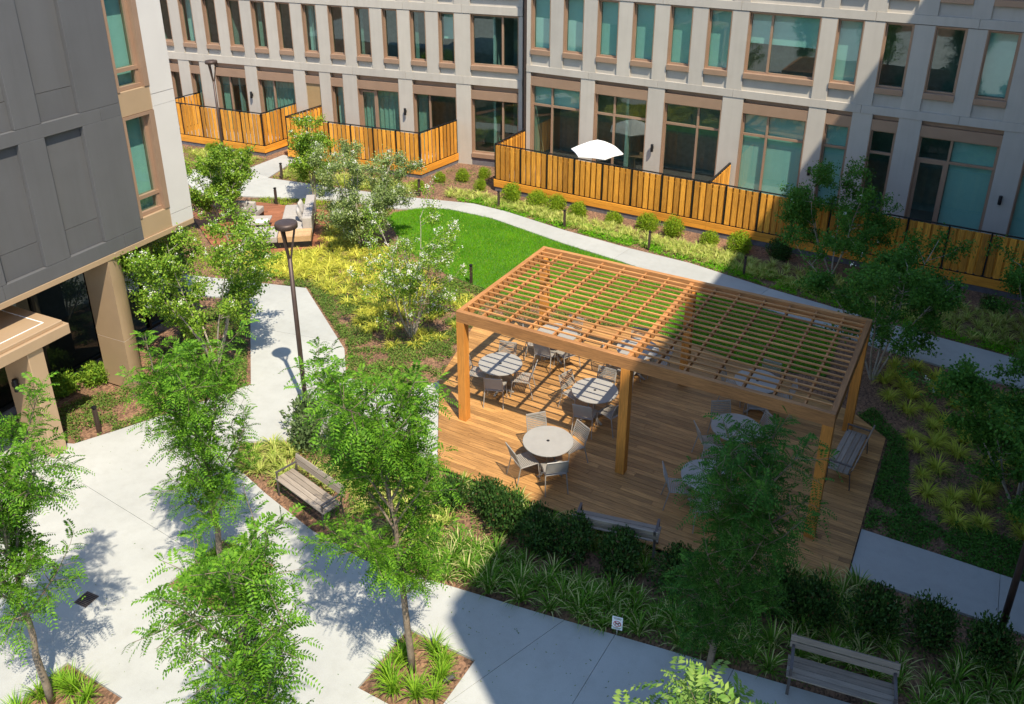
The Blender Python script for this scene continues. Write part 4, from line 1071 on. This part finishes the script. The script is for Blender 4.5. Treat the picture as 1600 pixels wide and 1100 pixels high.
# ---- shrubs
def shrub_mesh(name, m, seed, n=1500, lsz=0.05, lobes=7):
    rng = np.random.default_rng(seed); lc = unit(rng.normal(0, 1, (lobes, 3))) * rng.uniform(0.2, 0.5, (lobes, 1)); lc[:, 2] = np.abs(lc[:, 2]) * 0.9 + 0.35
    lr = rng.uniform(0.42, 0.62, lobes); k = rng.integers(0, lobes, n); u = unit(rng.normal(0, 1, (n, 3)))
    P = lc[k] + u * (lr[k] * rng.uniform(0.55, 1.05, n))[:, None]; P = P[P[:, 2] > 0.02]; n = len(P)
    u = unit(P - np.array([0, 0, 0.45])); P = P * np.array([0.5, 0.5, 0.5])
    D = unit(u * 0.7 + rng.normal(0, 0.6, (n, 3)) + np.array([0, 0, 0.4])); N = unit(u + rng.normal(0, 0.5, (n, 3)))
    V, F = leaf_quads(P, D, N, rng.uniform(0.8, 1.3, n) * lsz, rng.uniform(0.45, 0.65, n) * lsz)
    return npmesh(name, V, F, m)
stem_mesh = MB().tube([(0, 0, 0), (0.02, 0.01, 0.2), (0.0, 0.03, 0.42)], [0.018, 0.013, 0.006], 5).tube([(0, 0, 0.05), (0.1, 0.04, 0.25), (0.16, 0.05, 0.42)], [0.012, 0.009, 0.004], 5).tube([(0, 0, 0.05), (-0.1, -0.06, 0.25), (-0.15, -0.1, 0.4)], [0.012, 0.009, 0.004], 5).mesh('stems', M['bark'])
SM = {k: [shrub_mesh('foliage', M[mm], sd + i, nn, ls) for i in range(2)] for k, mm, sd, nn, ls in (('shrub', 'leaf_shrub', 60, 3200, 0.05), ('holly', 'leaf_holly', 70, 3000, 0.05), ('grey', 'leaf_grey', 80, 1200, 0.08), ('service', 'leaf_service', 90, 1500, 0.085))}
sr = random.Random(5)
def shrub(kind, x, y, s, label, group, sz=None):
    o = empty('shrub', (x, y, -0.05), sr.uniform(0, 6.28), label, 'shrub', group); sz = sz or s
    link('foliage', sr.choice(SM[kind]), o, scale=(s, s, sz)); link('stems', stem_mesh, o, scale=(s, s, sz)); return o
xs = [(-6.3, 13.62), (-5.35, 13.6), (-4.3, 13.55), (-3.2, 13.5), (-1.95, 13.45), (-0.7, 13.3), (0.45, 13.3), (1.8, 13.2), (2.8, 13.15), (4.15, 13.2)]
for i, (x, y) in enumerate(xs):
    q_ = sr.uniform(0.8, 1.2)
    shrub('shrub' if i < 9 else 'holly', x + sr.uniform(-.15, .15), y - sr.uniform(0, .15), q_, '%s round yellow-green shrub from the left at the foot of the long cedar fence' % ORD[i], 'shrubs along the long fence', q_ * sr.uniform(0.9, 1.3))
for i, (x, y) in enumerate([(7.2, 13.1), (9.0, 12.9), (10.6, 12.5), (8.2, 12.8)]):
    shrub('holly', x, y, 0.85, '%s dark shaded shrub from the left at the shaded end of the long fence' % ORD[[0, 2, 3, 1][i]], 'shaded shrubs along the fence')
for x, y, s, lab in ((-9.22, 14.5, .75, 'upright green shrub in mulch between the two fences'), (-9.95, 13.95, .62, 'green shrub beside the middle fence corner'), (-8.6, 15.3, .7, 'green shrub in front of the ground floor window'), (-8.05, 13.95, .68, 'green shrub at the left end of the long fence'), (-10.1, 12.7, .6, 'small green shrub below the middle fence corner')):
    shrub('shrub', x, y, s, lab, 'shrubs between the fences', s * 1.25)
for i, (x, y) in enumerate([(-21.4, 12.2), (-20.5, 12.3), (-19.6, 12.4), (-13.6, 13.0), (-14.9, 12.7)]):
    shrub('shrub', x, y, 0.7, ['leftmost green shrub below the far left fence', 'second green shrub below the far left fence', 'third green shrub below the far left fence', 'green shrub below the middle fence hidden by blossom', 'green shrub behind the slim flowering tree'][i], 'shrubs below the left fences')
for x, y, s, lab in ((-8.75, -3.0, .95, 'bright leafy shrub beside the round champagne column'), (-8.95, -3.75, .95, 'shaded leafy shrub in front of the lobby glass')):
    shrub('service', x, y, s, lab, 'shrubs by the lobby')
for x, y, s, lab in ((-3.0, -1.95, 1.15, 'grey-green shrub at the foot of the lamp post'), (-2.45, -2.5, 1.05, 'grey-green shrub right of the lamp post'), (-1.75, -2.2, 0.95, 'grey-green shrub behind the sunlit bench')):
    shrub('grey', x, y, s, lab, 'grey-green shrubs behind the bench', s * 1.4)
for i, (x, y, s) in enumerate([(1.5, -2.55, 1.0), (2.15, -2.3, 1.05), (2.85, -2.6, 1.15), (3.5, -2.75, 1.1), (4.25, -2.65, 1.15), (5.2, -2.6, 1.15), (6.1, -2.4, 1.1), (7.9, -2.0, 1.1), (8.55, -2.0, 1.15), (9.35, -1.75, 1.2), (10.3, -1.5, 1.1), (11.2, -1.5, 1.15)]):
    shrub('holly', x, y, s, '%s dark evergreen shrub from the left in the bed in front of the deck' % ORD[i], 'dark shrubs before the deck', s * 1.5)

# ---- grass tufts
def tuft_mesh(name, m, seed, n=46, L=(0.22, 0.4), wid=0.011, droop=0.9, upr=0.75):
    r = np.random.default_rng(seed); V = []; F = []
    for k in range(n):
        a = r.uniform(0, 6.283); rad = r.uniform(0, 0.06); p = np.array([rad * math.cos(a), rad * math.sin(a), 0.0]); az = a + r.normal(0, 0.5)
        el = R(r.uniform(35, 85)) * upr + R(10); ln = r.uniform(*L); ns = 5; wv = np.array([-math.sin(az), math.cos(az), 0]) * wid * r.uniform(0.7, 1.2) * 0.5
        b = len(V)
        for s in range(ns + 1):
            t = s / ns; ww = wv * (1 - t ** 2.2) + wv * 0.08
            V.append(p - ww); V.append(p + ww)
            e = el - droop * 1.6 * t * t - droop * 0.3 * t
            p = p + np.array([math.cos(az) * math.cos(e), math.sin(az) * math.cos(e), math.sin(e)]) * ln / ns
        for s in range(ns): F.append((b + 2 * s, b + 2 * s + 1, b + 2 * s + 3, b + 2 * s + 2))
    return npmesh(name, np.array(V), np.array(F), m)
TM = {k: [tuft_mesh('grass_tuft', M[mm], sd + i, nn, LL, ww, dr_, up) for i in range(4)] for k, mm, sd, nn, LL, ww, dr_, up in (
    ('yellow', 'grass_yellow', 100, 60, (0.2, 0.36), 0.016, 1.0, 0.7), ('green', 'grass_green', 110, 60, (0.28, 0.5), 0.018, 0.8, 0.85), ('pale', 'grass_pale', 120, 50, (0.2, 0.38), 0.018, 0.95, 0.75), ('mound', 'grass_mound', 150, 120, (0.22, 0.42), 0.014, 1.2, 0.8), ('pit', 'grass_pit', 140, 80, (0.3, 0.55), 0.019, 0.75, 0.95), ('tall', 'grass_green', 130, 64, (0.28, 0.52), 0.021, 0.85, 0.95))}
tr_ = random.Random(17); nprng = np.random.default_rng(31)
def tufts(kind, pts, label, group, smin=0.8, smax=1.25):
    for x, y in pts:
        s = tr_.uniform(smin, smax)
        o = link('grass_tuft', tr_.choice(TM[kind]), None, (float(x), float(y), -0.05), (0, 0, tr_.uniform(0, 6.28)), (s, s, s * tr_.uniform(0.85, 1.1)))
        tag(o, label, 'grass tuft', group)
def tufts_stuff(kind, pts, label, smin=0.8, smax=1.25, name='grass'):
    Vs, Fs, off = [], [], 0
    for x, y in pts:
        me = tr_.choice(TM[kind]); n_ = len(me.vertices); v = np.empty(n_ * 3, np.float32); me.vertices.foreach_get('co', v); v = v.reshape(-1, 3)
        f = np.empty(len(me.loops), np.int32); me.loops.foreach_get('vertex_index', f); f = f.reshape(-1, 4)
        s = tr_.uniform(smin, smax); a = tr_.uniform(0, 6.28); ca, sa = math.cos(a) * s, math.sin(a) * s
        Vs.append(np.column_stack([x + v[:, 0] * ca - v[:, 1] * sa, y + v[:, 0] * sa + v[:, 1] * ca, v[:, 2] * s - 0.05])); Fs.append(f + off); off += n_
    o = link(name, npmesh(name, np.concatenate(Vs), np.concatenate(Fs), TM[kind][0].materials[0])); tag(o, label, 'grass', kind='stuff')
SUNBED = [(-11.5, 4.2), (-10.0, 3.6), (-8.0, 4.1), (-5.6, 3.0), (-4.2, 2.1), (-2.6, 1.9), (-2.35, 4.1), (-3.3, 5.7), (-5.0, 6.1), (-7.4, 7.1), (-9.5, 8.3), (-10.8, 7.6), (-9.3, 6.1), (-10.6, 4.6)]
SB1 = sample(SUNBED, 330, nprng, 0.22)
keep = nprng.random(len(SB1)) < np.clip(0.30 + 0.16 * (-3.0 - SB1[:, 0]), 0.3, 1.0); SB1 = SB1[keep]
SB1 = SB1[np.argsort(SB1[:, 1] - 0.3 * SB1[:, 0])]
tufts('yellow', SB1[:100], 'golden yellow grass tuft in the sunny mulch bed between path and lawn', 'golden grass tufts in the sunny bed', 0.8, 1.35)
tufts_stuff('yellow', SB1[100:], 'mass of golden grasses at the back of the sunny bed', 0.8, 1.35)
tufts_stuff('yellow', sample([(-11.4, 4.1), (-10.0, 3.65), (-8.8, 4.0), (-9.2, 5.4), (-9.5, 6.1), (-10.7, 4.5)], 70, nprng, 0.17), 'dense golden grasses in front of the small red deck', 0.9, 1.35)
RB = [(8.3, 7.6), (9.2, 8.0), (11.6, 7.7), (11.8, 2.0), (10.8, 1.6), (9.6, 2.3), (9.5, 4.3), (8.6, 5.6), (8.2, 6.2)]
tufts('mound', sample(RB, 52, nprng, 0.38), 'yellow-green grass tuft in the shaded mulch bed right of the pergola', 'grass tufts in the shaded right bed', 0.9, 1.35)
STRIP = [(-8.7, 12.5), (-7.3, 12.7), (-3.1, 12.15), (1.8, 11.7), (4.4, 11.2), (4.4, 12.5), (1.8, 12.8), (-3.2, 13.1), (-7.6, 13.5), (-9.0, 13.2)]
tufts_stuff('pale', sample(STRIP, 260, nprng, 0.19), 'pale variegated grasses in the sunny strip between far path and fence', 0.8, 1.2)
STRIP2 = [(4.6, 11.1), (8.3, 10.5), (12.2, 10.1), (12.2, 12.4), (8.3, 12.3), (4.6, 12.5)]
tufts_stuff('pale', sample(STRIP2, 140, nprng, 0.25), 'variegated grasses in the shaded strip between far path and fence', 0.85, 1.25)
tufts_stuff('pale', sample([(-21.8, 11.4), (-18.5, 11.3), (-18.6, 12.4), (-22, 12.0)], 45, nprng, 0.2), 'pale variegated grasses below the far left fence', 0.8, 1.2)
tufts_stuff('pale', sample([(-16.2, 11.0), (-12.6, 11.7), (-10.2, 12.0), (-10.5, 12.9), (-16.4, 12.2)], 70, nprng, 0.22), 'pale variegated grasses below the middle fence', 0.8, 1.2)
FB = [(1.7, -3.9), (2.3, -4.25), (4.3, -3.95), (6.5, -3.6), (8.2, -3.3), (8.1, -2.7), (6.3, -2.9), (4.4, -3.15), (2.5, -3.35)]
tufts('tall', sample(FB, 60, nprng, 0.2), 'green strappy grass tuft in the front bed along the plaza', 'green grass tufts in the front bed', 0.85, 1.2)
tufts('tall', sample([(10.2, -3.0), (11.7, -2.75), (11.7, -1.0), (10.6, -2.0)], 20, nprng, 0.26), 'green strappy grass tuft at the lower right beside the bench', 'green grass tufts at the lower right', 0.85, 1.2)
tufts_stuff('tall', sample([(8.4, -2.9), (10.0, -2.6), (9.8, -1.0), (8.6, -0.75), (7.4, -1.6), (8.2, -2.4)], 34, nprng, 0.25), 'green grasses behind the lower right bench', 0.8, 1.1)
tufts_stuff('tall', sample([(0.9, -1.85), (8.0, -1.85), (8.0, -2.3), (0.8, -2.3)], 30, nprng, 0.25), 'green grasses along the front edge of the deck', 0.75, 1.0)
tufts('pale', sample([(-3.6, -3.2), (-3.2, -3.6), (-1.9, -3.75), (-1.7, -3.0), (-2.9, -2.6)], 17, nprng, 0.28), 'yellow-green grass tuft left of the sunlit bench', 'grass tufts beside the sunlit bench', 1.1, 1.5)
tufts_stuff('pale', sample([(-1.5, -3.2), (0.2, -3.6), (1.8, -3.9), (1.6, -2.5), (0.2, -2.0), (-1.2, -2.4)], 36, nprng, 0.3), 'yellow-green grasses behind the sunlit bench', 1.1, 1.5)
for i, (cx, cy) in enumerate(BED_C):
    if i > 2: continue
    pp = [(cx + 0.46 * math.cos(a) + tr_.uniform(-.08, .08), cy + 0.46 * math.sin(a) + tr_.uniform(-.08, .08)) for a in [0.3 + 0.7 * k for k in range(9)]]
    tufts('pit', pp, 'green grass tuft in the square tree pit %s' % ('before the champagne column', 'in the plaza beside the shadow edge', 'at the left edge of the plaza', 'at the bottom edge')[i], 'grass tufts in tree pits', 0.75, 1.0)

# ---- ground cover
def cover(name, polys, n, rng, label, m='cover', lsz=0.05, h=0.10, holes=(), clump=0.0):
    Ps = np.concatenate([sample(p, n_, rng, 0, holes) for p, n_ in zip(polys, n)])
    if clump > 0:
        f = np.sin(Ps[:, 0] * 3.1 + np.sin(Ps[:, 1] * 2.3) * 1.7) * np.sin(Ps[:, 1] * 3.7 + np.sin(Ps[:, 0] * 1.9) * 1.5) + 0.5 * np.sin(Ps[:, 0] * 9.1 + Ps[:, 1] * 4.7) * np.sin(Ps[:, 1] * 8.3 - Ps[:, 0] * 3.3)
        Ps = Ps[f > clump - 0.6 + rng.uniform(-0.45, 0.45, len(Ps))]
    k = len(Ps); P = np.column_stack([Ps, -0.045 + h * rng.random(k) ** 1.5]); D = unit(rng.normal(0, 1, (k, 3)) * np.array([1, 1, 0.5]) + np.array([0, 0, 0.25])); N = unit(rng.normal(0, 0.45, (k, 3)) + np.array([0, 0, 1.0]))
    V, F = leaf_quads(P, D, N, rng.uniform(0.7, 1.3, k) * lsz, rng.uniform(0.5, 0.75, k) * lsz)
    return tag(link(name, npmesh(name, V, F, M[m])), label, 'ground cover', kind='stuff')
cg = np.random.default_rng(77)
cover('ground_cover', [[(-7.0, -4.9), (-6.6, -4.1), (-5.7, -2.0), (-5.45, -1.3), (-8.6, 1.9), (-9.6, 1.6), (-8.3, -2.4), (-8.6, -4.4)]], [24000], cg, 'low green and tan ground cover between charcoal building and path', clump=0.45)
cover('ground_cover', [[(-4.4, 1.35), (-3.5, 0.25), (-2.4, 0.3), (-1.65, 0.8), (-1.5, 1.4), (-2.2, 3.9), (-0.7, 5.5), (2.5, 6.3), (-1.1, 6.1), (-3.2, 6.25), (-4.7, 6.5), (-4.5, 5.8), (-3.0, 4.6), (-3.0, 2.4)], [(-7.9, 3.65), (-4.4, 1.35), (-4.0, 2.4), (-7.0, 4.4)], [(-10.2, 3.0), (-7.9, 3.65), (-7.5, 4.2), (-10.6, 3.7)], SUNBED], [26000, 9000, 4000, 15000], cg, 'low green ground cover round the sunny grass bed', clump=0.35)
cover('ground_cover', [[(8.9, 0.86), (12.4, 0.86), (12.4, 1.9), (9.6, 2.1), (9.3, 4.3), (8.4, 5.4), (8.1, 4.9), (8.9, 4.2)]], [15000], cg, 'dark green ground cover along the right edge of the deck', m='leaf_shade', clump=0.1)
cover('ground_cover', [[(-8.5, 12.35), (-7.3, 12.5), (-3.1, 11.85), (1.8, 11.35), (4.5, 10.8), (8.3, 10.2), (12.2, 9.7), (12.2, 10.6), (8.3, 11.0), (4.5, 11.8), (1.8, 12.2), (-3.1, 12.6), (-7.4, 13.2)]], [26000], cg, 'fresh green ground cover strip along the far path', m='lawn', lsz=0.055, clump=0.25)
cover('ground_cover', [[(-21.5, 9.6), (-18.2, 11.1), (-18.2, 12.6), (-25, 12.0), (-25, 9)], [(-16.3, 10.8), (-12.2, 11.5), (-10, 11.9), (-10.5, 13.6), (-16.8, 12.9)], [(-15.2, 8.75), (-11.9, 10.1), (-9.7, 10.4), (-9.4, 9.3), (-10.9, 8.3), (-11.5, 9.1), (-15, 8.3)], [(-17, 7.5), (-16, 6.1), (-12.7, 4.2), (-11.4, 4.1), (-10.3, 3.1), (-14, 2.2), (-20, 4)]], [9000, 11000, 8000, 12000], cg, 'light green ground cover in the beds below the left fences', m='leaf_shrub', clump=0.2)
cover('ground_cover', [[(-3.7, -3.1), (-3.3, -3.65), (-2.0, -3.95), (-0.4, -4.3), (2.0, -4.3), (4.2, -4.0), (8.4, -3.4), (11.9, -2.85), (11.9, -0.6), (8.9, -0.6), (8.9, -1.75), (0.6, -1.75), (-1.3, -1.75)]], [22000], cg, 'scattered low leaves and debris in the front bed', m='cover', clump=0.5)

cover('ground_cover', [[(-9.0, 13.2), (-7.7, 13.4), (-7.7, 16.3), (-10.4, 16.0), (-10.7, 14.2)], [(8.3, 7.7), (11.9, 7.8), (11.9, 2.0), (10.8, 1.7), (9.6, 2.4), (9.5, 4.4), (8.3, 6.2)]], [1800, 5000], cg, 'sparse low leaves on the mulch by the fence gap and right bed', m='cover', clump=0.5)
lg = np.random.default_rng(5)
LT = np.concatenate([np.array([[cx, cy]]) + lg.normal(0, 1.1, (70, 2)) for cx, cy in BED_C] + [np.column_stack([lg.uniform(-3.5, 8, 150), -4.5 - np.abs(lg.normal(0, 0.45, 150)) + 0.0]), np.column_stack([lg.uniform(-8, -5, 60), lg.uniform(-5.5, 2, 60)])])
LD = unit(np.column_stack([lg.normal(0, 1, (len(LT), 2)), np.full(len(LT), 0.08)])); LV, LF = leaf_quads(np.column_stack([LT, np.full(len(LT), 0.004)]), LD, np.tile(np.array([0, 0, 1.0]), (len(LT), 1)), lg.uniform(0.015, 0.045, len(LT)), lg.uniform(0.008, 0.02, len(LT)))
tag(link('leaf_litter', npmesh('leaf_litter', LV, LF, M['cover'])), 'tiny fallen leaves scattered on the pale paving', 'leaf litter', kind='stuff')

S.cycles.samples = 64
S.render.engine = 'CYCLES'
